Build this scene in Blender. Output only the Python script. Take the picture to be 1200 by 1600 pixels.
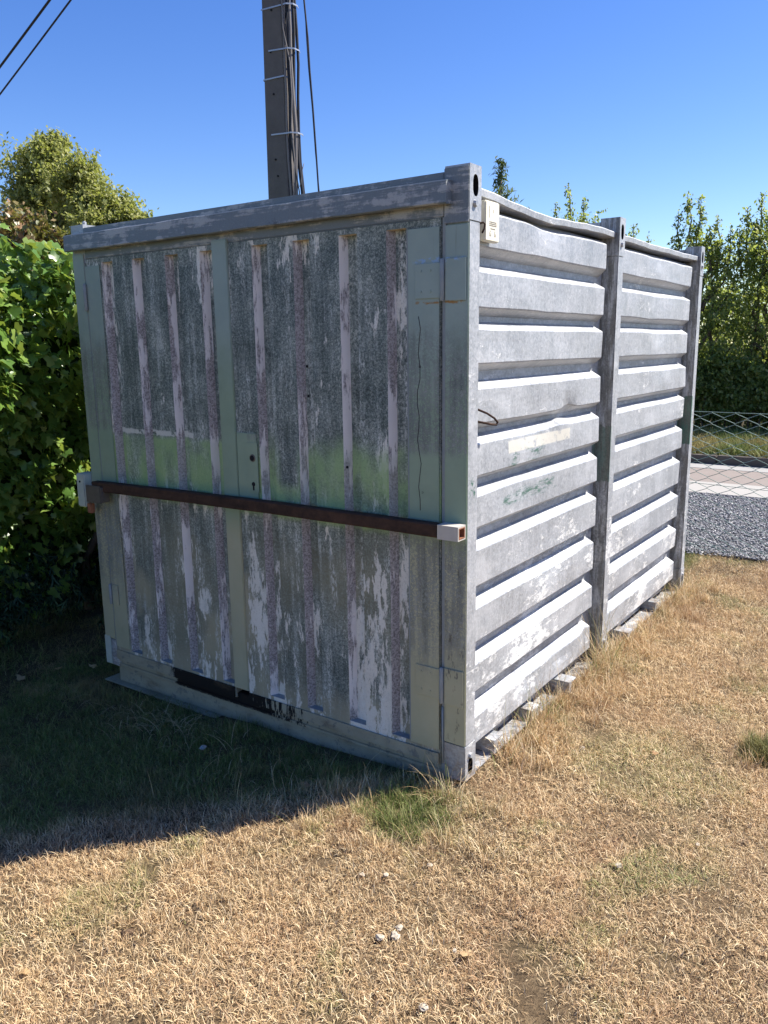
import bpy, bmesh, math, random
import numpy as np
from mathutils import Vector, Matrix, noise as mnoise
random.seed(7); rng = np.random.default_rng(11)
S = bpy.context.scene
for o in list(bpy.data.objects): bpy.data.objects.remove(o)
COL = S.collection
R = math.radians

# ------------------------------------------------------------------ camera
CAM = Vector((1.4147, -2.5404, 1.6952)); YAW, PIT, ROL, FPX = -0.6137, -0.2036, -0.0133, 1253.49
fw = Vector((math.sin(YAW)*math.cos(PIT), math.cos(YAW)*math.cos(PIT), math.sin(PIT)))
rt = Vector((math.cos(YAW), -math.sin(YAW), 0)); up = rt.cross(fw)
r2 = rt*math.cos(ROL)+up*math.sin(ROL); u2 = -rt*math.sin(ROL)+up*math.cos(ROL)
cd = bpy.data.cameras.new('camera'); cam = bpy.data.objects.new('camera', cd); COL.objects.link(cam)
M3 = Matrix((r2, u2, -fw)).transposed(); cam.matrix_world = Matrix.Translation(CAM) @ M3.to_4x4()
cd.sensor_fit = 'HORIZONTAL'; cd.sensor_width = 36; cd.lens = 36*FPX/1200
cd.clip_start = .05; cd.clip_end = 2000
S.camera = cam
def ray(px, py): return (fw*FPX+r2*(px-600)-u2*(py-800)).normalized()
def at(px, py, Y):
    d = ray(px, py); return CAM+d*((Y-CAM.y)/d.y)

# ------------------------------------------------------------------ sky and sun
AZ, EL = R(41.5), R(50.0)          # azimuth from +Y towards +X
w = bpy.data.worlds.new('World'); S.world = w; w.use_nodes = True
wn = w.node_tree.nodes; wl = w.node_tree.links
sky = wn.new('ShaderNodeTexSky'); sky.sky_type = 'NISHITA'; sky.sun_disc = False
sky.sun_elevation = EL; sky.sun_rotation = AZ
sky.altitude = 150; sky.air_density = 1.0; sky.dust_density = 0.3; sky.ozone_density = 2.8
hs = wn.new('ShaderNodeHueSaturation'); hs.inputs['Hue'].default_value = .517; hs.inputs['Saturation'].default_value = 1.30; wl.new(sky.outputs[0], hs.inputs['Color'])
wl.new(hs.outputs[0], wn['Background'].inputs[0]); wn['Background'].inputs[1].default_value = 0.090
sd = bpy.data.lights.new('sun', 'SUN'); sd.energy = 4.8; sd.angle = R(.53); sd.color = (1, .94, .85)
sun = bpy.data.objects.new('sun', sd); COL.objects.link(sun)
sv = Vector((math.sin(AZ)*math.cos(EL), math.cos(AZ)*math.cos(EL), math.sin(EL)))
sun.rotation_euler = (-sv).to_track_quat('-Z', 'Y').to_euler(); sun.location = (8, 8, 12)
S.view_settings.view_transform = 'Standard'; S.view_settings.look = 'None'
S.view_settings.gamma = 1; S.view_settings.use_curve_mapping = False; S.view_settings.exposure = 1.1
S.render.engine = 'CYCLES'
S.cycles.max_bounces = 6; S.cycles.diffuse_bounces = 4; S.cycles.transmission_bounces = 3; S.cycles.glossy_bounces = 2

# ------------------------------------------------------------------ node helper
class G:
    def __init__(s, name, rough=.6, spec=.3, metal=0.):
        s.m = bpy.data.materials.new(name); s.m.use_nodes = True
        s.nt = s.m.node_tree; s.b = s.nt.nodes['Principled BSDF']
        s.b.inputs['Roughness'].default_value = rough; s.b.inputs['Specular IOR Level'].default_value = spec
        s.b.inputs['Metallic'].default_value = metal
        s.P = s.nt.nodes.new('ShaderNodeNewGeometry').outputs['Position']
        x = s.nt.nodes.new('ShaderNodeSeparateXYZ'); s.l(s.P, x.inputs[0]); s.X, s.Y, s.Z = x.outputs
    def l(s, a, b): s.nt.links.new(a, b)
    def put(s, sock, v):
        if isinstance(v, bpy.types.NodeSocket): s.l(v, sock)
        elif isinstance(v, (tuple, list)) and len(v) == 3 and sock.type == 'RGBA': sock.default_value = (*v, 1)
        else: sock.default_value = v
    def sc(s, v, off=(0, 0, 0)):
        n = s.nt.nodes.new('ShaderNodeMapping'); s.l(s.P, n.inputs[0]); n.inputs['Scale'].default_value = v
        n.inputs['Location'].default_value = off; return n.outputs[0]
    def noise(s, scale, detail=4, rough=.55, vec=None, dist=0.):
        n = s.nt.nodes.new('ShaderNodeTexNoise'); n.inputs['Scale'].default_value = scale
        n.inputs['Detail'].default_value = detail; n.inputs['Roughness'].default_value = rough
        n.inputs['Distortion'].default_value = dist
        s.l(vec if vec is not None else s.P, n.inputs['Vector']); return n.outputs[0]
    def vor(s, scale, vec=None, feature='F1', out='Color'):
        n = s.nt.nodes.new('ShaderNodeTexVoronoi'); n.inputs['Scale'].default_value = scale; n.feature = feature
        s.l(vec if vec is not None else s.P, n.inputs['Vector']); return n.outputs[out]
    def m_(s, op, a, b=0., c=0., clamp=False):
        n = s.nt.nodes.new('ShaderNodeMath'); n.operation = op; n.use_clamp = clamp
        for i, v in enumerate((a, b, c)): s.put(n.inputs[i], v)
        return n.outputs[0]
    def ss(s, v, a, b, c=0., d=1.):        # smooth step; a > b inverts
        n = s.nt.nodes.new('ShaderNodeMapRange'); n.interpolation_type = 'SMOOTHSTEP'
        if a > b: a, b, c, d = b, a, d, c
        s.put(n.inputs['Value'], v); n.inputs['From Min'].default_value = a; n.inputs['From Max'].default_value = b
        n.inputs['To Min'].default_value = c; n.inputs['To Max'].default_value = d; return n.outputs[0]
    def mix(s, f, a, b):
        n = s.nt.nodes.new('ShaderNodeMix'); n.data_type = 'RGBA'
        s.put(n.inputs[0], f); s.put(n.inputs[6], a); s.put(n.inputs[7], b); return n.outputs[2]
    def mul(s, *v):
        r = v[0]
        for q in v[1:]: r = s.m_('MULTIPLY', r, q)
        return r
    def add(s, *v):
        r = v[0]
        for q in v[1:]: r = s.m_('ADD', r, q)
        return r
    def box(s, a, lo, hi, soft=.01): return s.mul(s.ss(a, lo-soft, lo+soft), s.ss(a, hi+soft, hi-soft))
    def warp(s, amt, scale, ch):           # coordinate ch + noise, for ragged mask edges
        return s.add(ch, s.mul(s.m_('SUBTRACT', s.noise(scale, 5, .65), .5), amt))
    def ramp(s, v, stops):
        n = s.nt.nodes.new('ShaderNodeValToRGB'); e = n.color_ramp.elements
        while len(e) < len(stops): e.new(.5)
        for q, (p, c) in zip(e, stops): q.position = p; q.color = (*c, 1)
        s.put(n.inputs[0], v); return n.outputs[0]
    def attr(s, name, out='Fac'):
        n = s.nt.nodes.new('ShaderNodeAttribute'); n.attribute_name = name; return n.outputs[out]
    def objrand(s): return s.nt.nodes.new('ShaderNodeObjectInfo').outputs['Random']
    def bump(s, h, dist=.002, strength=.6):
        n = s.nt.nodes.new('ShaderNodeBump'); n.inputs['Distance'].default_value = dist
        n.inputs['Strength'].default_value = strength; s.l(h, n.inputs['Height']); s.l(n.outputs[0], s.b.inputs['Normal'])
    def col(s, c): s.put(s.b.inputs['Base Color'], c)
    def rough(s, r): s.put(s.b.inputs['Roughness'], r)
    def translucent(s, c, fac):
        t = s.nt.nodes.new('ShaderNodeBsdfTranslucent'); s.put(t.inputs[0], c)
        mx = s.nt.nodes.new('ShaderNodeMixShader'); mx.inputs[0].default_value = fac
        s.l(s.b.outputs[0], mx.inputs[1]); s.l(t.outputs[0], mx.inputs[2])
        s.l(mx.outputs[0], s.nt.nodes['Material Output'].inputs['Surface'])

MT = {}
def plain(name, c, rough=.6, var=.25, scale=30, spec=.3, metal=0.):
    g = G(name, rough, spec, metal); n = g.noise(scale, 5, .65)
    g.col(g.mix(n, tuple(v*(1-var) for v in c), tuple(v*(1+var) for v in c))); g.bump(n, .001, .3); MT[name] = g.m

# ---- weathered door steel
def door_steel():
    g = G('door_steel', .55, .35)
    sp = g.ss(g.add(g.mul(g.noise(95, 4, .85), .7), g.mul(g.noise(210, 2, .8), .3)), .36, .64); blot = g.noise(5, 5, .6); st = g.noise(1, 5, .65, g.sc((26, 26, 1.5)))
    v = g.add(g.mul(sp, .25), g.mul(blot, .40), g.mul(st, .30), g.mul(g.noise(22, 6, .75), .22))
    c = g.ramp(v, [(.40, (.034, .046, .045)), (.54, (.105, .132, .122)), (.66, (.25, .285, .258)), (.81, (.58, .60, .54))])
    # warm overspray lower down
    lowm = g.mul(g.ss(g.warp(.5, 1.3, g.Z), 1.02, .75), g.ss(g.noise(1.7, 3, .5), .36, .60), g.ss(sp, 0., 1., .75, .45))
    c = g.mix(lowm, c, (.25, .235, .15))
    rim = g.mul(g.ss(g.warp(.16, 7, g.Z), .26, .12), .7); c = g.mix(rim, c, (.34, .315, .225))
    puff = g.mul(g.ss(g.noise(2.6, 2, .4, g.sc((1.4, 1, .8), (3, 3, 3))), .56, .66), g.ss(g.Z, 1.0, .93), .75); c = g.mix(puff, c, (.37, .345, .235))
    # ragged old white paint: vertical, more on the lower right of the right door
    fl = g.noise(1, 9, .72, g.sc((13, 13, 3.6), (3, 1, 2)))
    zone = g.noise(2.1, 2, .5, g.sc((1.2, 1.2, .55)))
    lr = g.mul(g.ss(g.X, -.62, -.50), g.ss(g.X, -.25, -.33), g.ss(g.Z, .98, .72))
    thr = g.add(fl, g.mul(g.m_('SUBTRACT', zone, .5), .55), g.mul(lr, .155), g.mul(g.ss(g.Z, .9, .3), .035))
    flake = g.ss(thr, .60, .635)
    c = g.mix(g.mul(flake, g.ss(sp, .05, .3, .6, .95)), c, g.mix(blot, (.58, .565, .50), (.82, .80, .73)))
    # dull smeared paint film
    film = g.mul(g.ss(g.add(st, g.mul(g.noise(9, 6, .7), .6)), .86, 1.02), g.ss(sp, .2, .8, .25, .8))
    c = g.mix(film, c, (.44, .47, .44))
    # powdery pale streaks broken up by fine speckle
    pw = g.mul(g.ss(g.noise(1, 4, .6, g.sc((16, 16, 2.1), (6, 1, 3))), .50, .66), g.ss(g.noise(1, 5, .8, g.sc((120, 120, 45))), .46, .60))
    c = g.mix(g.mul(pw, .75), c, (.74, .755, .71))
    # green spray band above the locking bar
    zz = g.add(g.Z, g.mul(g.m_('SUBTRACT', g.noise(4.5, 4, .6), .5), g.ss(g.X, -1.2, -1.05, .016, .26)))
    rgt = g.ss(g.X, -1.2, -1.05)
    soft = g.mul(g.add(g.mul(g.ss(zz, 1.30, 1.262), g.m_('SUBTRACT', 1., rgt)), g.mul(g.ss(zz, 1.36, 1.19), rgt)), g.ss(g.Z, .95, .99))
    patch = g.mul(g.ss(g.noise(1, 5, .6, g.sc((5, 5, 3.4), (0, 0, 4))), .36, .56, .35, 1.), g.ss(sp, 0., .5, .75, 1.))
    gap = g.m_('SUBTRACT', 1., g.mul(g.box(g.X, -.93, -.81, .03), g.ss(g.Z, 1.08, 1.14)))
    c = g.mix(g.mul(soft, patch, gap, .93), c, g.mix(g.noise(7, 3), (.19, .33, .125), (.38, .50, .255)))
    # a line of paint left round the lower edge of a removed placard
    ln = g.mul(g.box(g.warp(.03, 25, g.Z), 1.288, 1.312, .004), g.box(g.warp(.05, 18, g.X), -2.06, -1.46, .006), g.ss(g.noise(16, 5, .7), .40, .46))
    c = g.mix(g.mul(ln, .9), c, (.60, .60, .54))
    c = g.mix(g.mul(g.ss(g.noise(60, 4, .7), .70, .76), .8), c, (.035, .04, .04))
    g.col(c); g.rough(g.ss(v, .35, .7, .42, .68)); g.bump(g.add(g.mul(sp, .5), g.mul(flake, .9)), .0012, .55); MT['door_steel'] = g.m
door_steel()

def groove_side():
    g = G('groove_side', .6, .3)
    sp = g.ss(g.noise(105, 4, .85), .36, .64); st = g.noise(1, 7, .75, g.sc((44, 44, 7), (1, 4, 7)))
    zone = g.noise(1, 3, .5, g.sc((4.6, 1, 2.3), (9, 2, 5)))
    c = g.mix(sp, (.175, .158, .16), (.50, .47, .467))
    pr = g.ss(g.add(g.mul(st, .6), g.mul(zone, .8)), .715, .755)
    c = g.mix(g.mul(pr, .94), c, g.mix(g.noise(8, 3), (.68, .64, .625), (.88, .85, .82)))
    dark = g.ss(g.noise(1, 6, .75, g.sc((40, 40, 14))), .64, .70)
    c = g.mix(g.mul(dark, .75), c, (.09, .09, .095))
    gr = g.mul(g.ss(g.Z, 1.29, 1.26), g.ss(g.Z, .96, 1.0))
    c = g.mix(g.mul(gr, .30), c, (.42, .45, .40))
    g.col(c); g.bump(g.add(g.mul(sp, .4), pr), .001, .5); MT['groove_side'] = g.m
groove_side()

def green_paint():     # spray-painted frames, post fronts and cover strip
    g = G('green_paint', .5, .35)
    n = g.noise(6, 6, .65); sp = g.ss(g.noise(105, 4, .85), .36, .64); st = g.noise(1, 5, .65, g.sc((30, 30, 2)))
    c = g.mix(n, (.185, .26, .19), (.30, .38, .275))
    up_ = g.ss(g.warp(.5, 3, g.Z), 1.45, 1.85)
    c = g.mix(g.mul(up_, .75), c, g.mix(n, (.225, .29, .28), (.34, .41, .385)))
    lo = g.ss(g.warp(.3, 3, g.Z), 1.0, .85)
    c = g.mix(g.mul(lo, .85), c, g.mix(n, (.33, .32, .20), (.48, .46, .33)))
    bare = g.mul(g.ss(g.add(g.mul(st, .6), g.mul(sp, .25)), .32, .46), g.box(g.warp(.5, 4, g.Z), .52, 1.72, .14), g.m_('SUBTRACT', 1., g.mul(g.ss(g.Z, .96, 1.0), g.ss(g.Z, 1.32, 1.28))), g.m_('SUBTRACT', 1., g.box(g.X, -1.28, -1.1, .01)))
    c = g.mix(g.mul(bare, .92), c, g.mix(g.mul(sp, g.ss(n, .3, .7, .5, 1.)), (.05, .062, .062), (.31, .335, .315)))
    rl = g.mul(g.box(g.warp(.02, 30, g.Z), 1.842, 1.850, .002), g.box(g.X, -.225, -.02, .01), g.ss(g.noise(40, 5, .7), .42, .52)); c = g.mix(rl, c, (.30, .17, .055))
    bc = g.mul(g.box(g.warp(.03, 40, g.Z), 1.985, 2.0, .003), g.box(g.X, -.225, -.02, .01), g.ss(g.noise(45, 5, .7), .50, .58)); c = g.mix(bc, c, (.25, .38, .55))
    fl = g.mul(g.ss(g.noise(1, 9, .75, g.sc((22, 22, 7))), .57, .62), g.ss(g.Z, 1.0, .95), g.ss(g.X, -.12, -.09))
    c = g.mix(g.mul(fl, .85), c, g.mix(sp, (.05, .052, .05), (.13, .13, .12)))
    c = g.mix(g.mul(g.ss(st, .62, .75), .35), c, (.09, .11, .07))
    g.col(c); g.bump(g.add(g.mul(sp, .3), n), .0008, .5); MT['green_paint'] = g.m
green_paint()

def header_steel():
    g = G('header_steel', .5, .4)
    sp = g.noise(170, 3, .8); st = g.noise(1, 6, .7, g.sc((2.2, 10, 30))); n = g.noise(14, 7, .7)
    c = g.mix(sp, (.10, .12, .135), (.20, .23, .245))
    pale = g.ss(g.add(g.mul(st, .7), g.mul(n, .5)), .60, .68)
    c = g.mix(g.mul(pale, g.ss(sp, .1, .6, .45, .85)), c, g.mix(n, (.30, .31, .32), (.48, .475, .45)))
    drk = g.ss(g.noise(1, 6, .7, g.sc((9, 9, 5), (5, 0, 0))), .60, .68); c = g.mix(g.mul(drk, .7), c, (.055, .065, .075))
    g.col(c); g.bump(g.add(g.mul(sp, .4), pale), .001, .5); MT['header_steel'] = g.m
header_steel()

def sill_paint():
    g = G('sill_paint', .6, .3)
    n = g.noise(9, 7, .7); sp = g.noise(120, 3, .8)
    c = g.mix(n, (.20, .19, .135), (.43, .41, .31))
    c = g.mix(g.mul(g.ss(g.noise(24, 7, .75), .55, .62), .7), c, (.13, .14, .14))
    ed = g.warp(.12, 45, g.X); ez = g.warp(.06, 60, g.Z)
    tar = g.mul(g.box(ed, -1.70, -.83, .012), g.box(ez, .0, .11, .008), g.ss(g.add(g.noise(1, 6, .7, g.sc((70, 70, 9))), g.ss(g.X, -.85, -1.35, -.05, .22)), .44, .49))
    c = g.mix(tar, c, (.008, .008, .009))
    drip = g.mul(g.ss(g.noise(1, 4, .6, g.sc((45, 45, 4), (2, 0, 1))), .68, .72), g.ss(g.X, -.9, -1.3)); c = g.mix(g.mul(drip, .8), c, (.03, .03, .03))
    c = g.mix(g.mul(g.ss(g.noise(1, 5, .6, g.sc((4, 4, 12))), .55, .7), .5), c, (.14, .10, .06))
    g.col(c); g.bump(n, .0015, .6); MT['sill_paint'] = g.m
sill_paint()

def galv():
    g = G('galvanised', .42, .5, .25)
    vo = g.vor(95, None, 'F1', 'Color'); bw = g.nt.nodes.new('ShaderNodeRGBToBW'); g.l(vo, bw.inputs[0])
    sp = g.ss(g.noise(110, 4, .85), .34, .66); bl = g.noise(3.5, 5, .6); st = g.noise(1, 6, .7, g.sc((20, 24, 4)))
    v = g.add(g.mul(bw.outputs[0], .16), g.mul(sp, .14), g.mul(bl, .30), g.mul(st, .34), .07)
    c = g.ramp(v, [(.33, (.22, .232, .245)), (.5, (.345, .36, .378)), (.68, (.49, .50, .515)), (.85, (.62, .62, .615))])
    # white paint that has flaked off, mostly on the lower half
    fl = g.noise(1, 10, .78, g.sc((16, 11, 26), (4, 2, 8))); zone = g.noise(2.2, 3, .5)
    lowb = g.add(g.ss(g.Z, 1.25, .45, -.085, .0), g.mul(g.ss(g.noise(60, 4, .7), .35, .65), .03))
    flake = g.ss(g.add(fl, g.mul(g.m_('SUBTRACT', zone, .5), .45), lowb), .555, .605)
    c = g.mix(g.mul(flake, g.ss(sp, 0., .5, .5, .85)), c, g.mix(bl, (.62, .62, .60), (.76, .755, .73)))
    chalk = g.mul(g.ss(g.noise(1, 5, .6, g.sc((5, 3.2, 9), (1, 7, 3))), .48, .70), .5); c = g.mix(chalk, c, (.56, .57, .585))
    c = g.mix(g.mul(g.ss(g.noise(1, 7, .75, g.sc((26, 60, 7))), .60, .70), .35), c, (.16, .165, .17))
    # rectangle of an old sticker on the fifth rib, green stain under and on the sixth
    rx = g.mul(g.box(g.Y, .40, 1.035, .004), g.box(g.add(g.Z, g.mul(g.Y, .0)), 1.262, 1.312, .003))
    rw = g.mul(rx, g.ss(g.noise(15, 7, .7), .36, .46))
    c = g.mix(g.mul(rw, .9), c, (.66, .63, .55))
    gs = g.mul(g.box(g.warp(.25, 9, g.Y), .36, .86, .03), g.box(g.warp(.035, 22, g.Z), 1.052, 1.105, .006), g.ss(g.noise(1, 8, .75, g.sc((8, 9, 46), (2, 3, 1))), .44, .60))
    gs2 = g.mul(g.box(g.warp(.3, 9, g.Y), .40, .74, .05), g.box(g.warp(.06, 22, g.Z), 1.20, 1.262, .012), g.ss(g.noise(1, 8, .75, g.sc((8, 10, 30), (2, 7, 4))), .52, .64))
    pg = g.mul(g.box(g.warp(.06, 30, g.Z), .985, 1.275, .004), g.box(g.Y, 1.46, 1.585, .001), g.ss(g.Y, 1.53, 1.50), g.ss(g.X, -.03, -.025, .85, 1.))
    pg2 = g.mul(g.box(g.warp(.06, 30, g.Z), 1.02, 1.34, .004), g.ss(g.Y, 3.02, 3.03), g.ss(g.Y, 3.08, 3.07))
    pg3 = g.mul(g.box(g.warp(.03, 40, g.Z), 1.13, 1.22, .01), g.ss(g.Y, .1, .09), g.ss(g.noise(40, 6, .7), .5, .6))
    c = g.mix(g.m_('MAXIMUM', g.mul(g.m_('MAXIMUM', gs, gs2), .85), g.mul(g.m_('MAXIMUM', g.m_('MAXIMUM', pg, pg2), pg3), .9)), c, (.025, .115, .075))
    sp2 = g.mul(g.ss(g.Z, .20, .02), g.ss(g.noise(1, 6, .7, g.sc((20, 14, 30))), .46, .60)); c = g.mix(g.mul(sp2, .55), c, (.23, .165, .105))
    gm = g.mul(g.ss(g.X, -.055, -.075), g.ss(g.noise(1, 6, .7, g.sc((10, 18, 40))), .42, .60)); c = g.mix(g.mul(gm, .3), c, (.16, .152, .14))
    # dirt on the post fronts, strengthened to paint in their shade
    dd = g.mul(g.ss(g.noise(1, 7, .75, g.sc((34, 34, 5))), .36, .58), g.m_('MAXIMUM', g.box(g.Y, 1.499, 1.511, .001), g.box(g.Y, 3.047, 3.059, .001))); c = g.mix(g.mul(dd, .85), c, g.mix(sp, (.07, .068, .06), (.15, .145, .13)))
    g.col(c); g.rough(g.ss(v, .3, .7, .36, .58)); g.bump(g.add(g.mul(sp, .35), g.mul(flake, .9), g.mul(bl, .3)), .0012, .5)
    g.put(g.b.inputs['Metallic'], g.m_('SUBTRACT', .25, g.mul(flake, .25), clamp=True)); MT['galvanised'] = g.m
galv()

def rust():
    g = G('rust', .8, .2); n = g.noise(22, 7, .7); st = g.noise(1, 5, .6, g.sc((3, 30, 30)))
    c = g.ramp(g.add(g.mul(n, .6), g.mul(st, .4)), [(.35, (.024, .016, .013)), (.5, (.050, .029, .021)), (.65, (.085, .047, .031)), (.8, (.15, .115, .09))])
    g.col(c); g.bump(n, .0015, .7); MT['rust'] = g.m
rust()
plain('cream_peel', (.50, .43, .30), .7, .4, 45); plain('pale_plate', (.42, .47, .42), .5, .18, 20); plain('white_box', (.47, .44, .39), .5, .15, 40)
plain('dark_hole', (.012, .012, .014), .9, .2); plain('cream_plastic', (.74, .70, .56), .45, .05, 12); plain('ink', (.12, .10, .09), .7, .1)
plain('padlock_steel', (.13, .115, .10), .5, .4, 25, .5, .3); plain('seam_grey', (.25, .28, .29), .5, .25, 30)
plain('cable_black', (.022, .022, .026), .5, .2); plain('cable_grey', (.17, .155, .15), .6, .2); plain('strap_steel', (.38, .40, .43), .35, .15, 60, .5, .4)
plain('fence_wire', (.24, .34, .31), .5, .25, 60); plain('copper_rust', (.26, .11, .06), .7, .4, 40)
def concrete():
    g = G('pole_concrete', .85, .2); n = g.noise(6, 7, .7); sp = g.noise(90, 4, .8)
    c = g.mix(n, (.085, .075, .07), (.17, .155, .145)); c = g.mix(g.mul(g.ss(sp, .62, .72), .6), c, (.05, .045, .042))
    c = g.mix(g.mul(g.ss(g.noise(1, 6, .7, g.sc((10, 10, 1.2))), .55, .7), .5), c, (.21, .195, .18))
    g.col(c); g.bump(g.add(n, sp), .003, .5); MT['pole_concrete'] = g.m
concrete()

# ---- ground
def green_shade_mask(g):      # green lawn patches, plus the container's shade painted as darker green
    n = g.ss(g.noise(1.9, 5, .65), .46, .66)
    near = g.mul(g.ss(g.add(g.Y, g.mul(g.X, -.9), g.mul(g.m_('SUBTRACT', g.noise(2.2, 4, .6), .5), .7)), -.12, .30), g.ss(g.X, .05, -.25), g.ss(g.noise(2.4, 4, .6), .25, .5, .7, 1.))  # follows the container's shadow line: shade painted into the grass colour
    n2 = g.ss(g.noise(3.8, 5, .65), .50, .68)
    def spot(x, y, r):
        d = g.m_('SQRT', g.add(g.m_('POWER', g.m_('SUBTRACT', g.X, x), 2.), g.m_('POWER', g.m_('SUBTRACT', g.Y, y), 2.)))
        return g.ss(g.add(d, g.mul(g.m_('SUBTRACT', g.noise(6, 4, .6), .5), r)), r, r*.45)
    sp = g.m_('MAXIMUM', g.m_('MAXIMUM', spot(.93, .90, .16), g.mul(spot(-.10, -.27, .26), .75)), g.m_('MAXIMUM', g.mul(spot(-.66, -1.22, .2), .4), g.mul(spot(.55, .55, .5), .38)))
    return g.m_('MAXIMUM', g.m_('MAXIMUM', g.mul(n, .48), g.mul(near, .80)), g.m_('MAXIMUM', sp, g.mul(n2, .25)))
def lawn_mat():
    g = G('lawn_soil', .95, .1); n = g.noise(14, 8, .75); f = g.noise(140, 4, .8); fb = g.noise(1, 5, .7, g.sc((160, 50, 60)))
    c = g.ramp(g.add(g.mul(n, .45), g.mul(f, .35), g.mul(fb, .25)), [(.36, (.045, .03, .018)), (.5, (.13, .092, .054)), (.62, (.25, .18, .105)), (.78, (.40, .31, .19))])
    c = g.mix(g.mul(g.ss(g.noise(2.3, 4, .6), .55, .68), .45), c, (.30, .19, .12))
    c = g.mix(g.mul(green_shade_mask(g), .55), c, (.07, .08, .03))
    sh = g.mul(g.ss(g.X, -.5, -1.5), g.ss(g.Y, -1.2, -.2)); c = g.mix(g.mul(sh, .7), c, g.mix(n, (.045, .036, .024), (.10, .085, .05)))  # soil painted darker where the container's shade falls
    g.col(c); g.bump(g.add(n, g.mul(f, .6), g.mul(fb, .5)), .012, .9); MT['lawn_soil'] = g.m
lawn_mat()
def grass_mat(name, dry, lush, tr=.18, mask=True, k=1.):
    g = G(name, .62, .22); a = g.attr('lc'); tip = g.attr('tip')
    d = g.ramp(g.m_('FRACT', g.add(a, g.mul(g.noise(2.6, 3), .25))), dry); l = g.ramp(a, lush)
    f = green_shade_mask(g) if mask else g.ss(g.noise(1.1, 3), .35, .65, .1, .9)
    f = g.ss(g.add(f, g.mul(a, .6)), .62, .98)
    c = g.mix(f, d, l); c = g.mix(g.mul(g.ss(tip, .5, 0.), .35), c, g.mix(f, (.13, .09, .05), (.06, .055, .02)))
    if mask:
        pk = g.ss(g.noise(1.9, 4, .6, g.sc((1, 1, 1), (7, 3, 0))), .50, .66); c = g.mix(g.mul(pk, .35), c, (.36, .21, .12))
    g.col(c); g.translucent(c, tr); MT[name] = g.m
DRY = [(0., (.25, .16, .08)), (.2, (.54, .38, .20)), (.45, (.73, .55, .31)), (.65, (.93, .78, .51)), (.85, (.65, .43, .235)), (1., (.31, .19, .10))]
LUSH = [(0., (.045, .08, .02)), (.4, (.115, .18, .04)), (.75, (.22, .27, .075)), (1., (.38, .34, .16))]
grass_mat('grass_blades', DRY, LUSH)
grass_mat('verge_blades', [(0., (.20, .17, .05)), (.5, (.30, .25, .09)), (1., (.38, .30, .13))], LUSH, .18, False)
def stalk():
    g = G('dry_stalk', .6, .25); a = g.attr('lc')
    c = g.ramp(a, [(0., (.25, .13, .065)), (.15, (.45, .31, .16)), (.5, (.66, .53, .31)), (.78, (.70, .58, .36)), (.82, (.15, .19, .05)), (1., (.26, .28, .09))]); g.col(c); g.translucent(c, .2); MT['dry_stalk'] = g.m
stalk()
def gravelm():
    g = G('gravel_stone', .85, .25); a = g.attr('lc')
    c = g.ramp(a, [(0., (.15, .152, .165)), (.5, (.27, .272, .288)), (.85, (.38, .378, .385)), (.97, (.58, .56, .52))]); g.col(g.mix(g.noise(70, 4), c, g.mix(.4, c, (.18, .18, .19)))); MT['gravel_stone'] = g.m
    g = G('gravel_bed', .95, .1); n = g.noise(60, 6, .75); g.col(g.mix(n, (.08, .081, .088), (.27, .272, .285))); g.bump(n, .02, 1.); MT['gravel_bed'] = g.m
gravelm()
def road_mats():
    for nm, a, b in (('road_surface', (.19, .16, .14), (.29, .25, .225)), ('gutter_concrete', (.30, .285, .26), (.40, .385, .355)), ('kerb_stone', (.06, .05, .045), (.13, .115, .10)), ('edge_line', (.26, .255, .24), (.38, .37, .35))):
        g = G(nm, .85, .2); n = g.noise(5, 8, .7); f = g.noise(120, 4, .8); g.col(g.mix(g.add(g.mul(n, .6), g.mul(f, .4)), a, b)); g.bump(f, .003, .5); MT[nm] = g.m
road_mats()
def leafm(name, stops, tr, rough=.4, spec=.45):
    g = G(name, rough, spec); a = g.m_('FRACT', g.add(g.attr('lc'), g.objrand())); c = g.ramp(a, stops)
    g.col(c); t = g.mix(.5, c, (.40, .46, .05)); g.translucent(t, tr); MT[name] = g.m
leafm('ivy_leaf', [(0., (.07, .145, .03)), (.4, (.125, .24, .045)), (.75, (.20, .32, .065)), (.93, (.30, .39, .10)), (1., (.11, .19, .04))], .38, .30, .5)
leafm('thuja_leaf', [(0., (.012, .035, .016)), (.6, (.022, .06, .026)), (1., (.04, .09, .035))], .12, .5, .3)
leafm('rust_leaf', [(0., (.10, .12, .03)), (.5, (.20, .15, .05)), (1., (.26, .13, .06))], .2)
leafm('olive_leaf', [(0., (.16, .185, .055)), (.4, (.28, .30, .09)), (.75, (.39, .39, .135)), (1., (.47, .44, .18))], .45, .5, .3)
leafm('mid_leaf', [(0., (.10, .15, .04)), (.4, (.19, .26, .08)), (.8, (.29, .35, .13)), (1., (.40, .38, .17))], .6, .42, .4)
leafm('conifer_leaf', [(0., (.04, .075, .04)), (.6, (.065, .11, .06)), (1., (.12, .15, .075))], .25, .6, .2)
leafm('dead_leaf', [(0., (.42, .27, .13)), (.5, (.55, .40, .22)), (1., (.34, .20, .10))], .2, .6, .2)
plain('bark', (.10, .08, .06), .9, .35, 25); plain('pebble_stone', (.42, .37, .29), .9, .45, 40); plain('mud_clod', (.10, .065, .04), .95, .4, 40)

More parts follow.
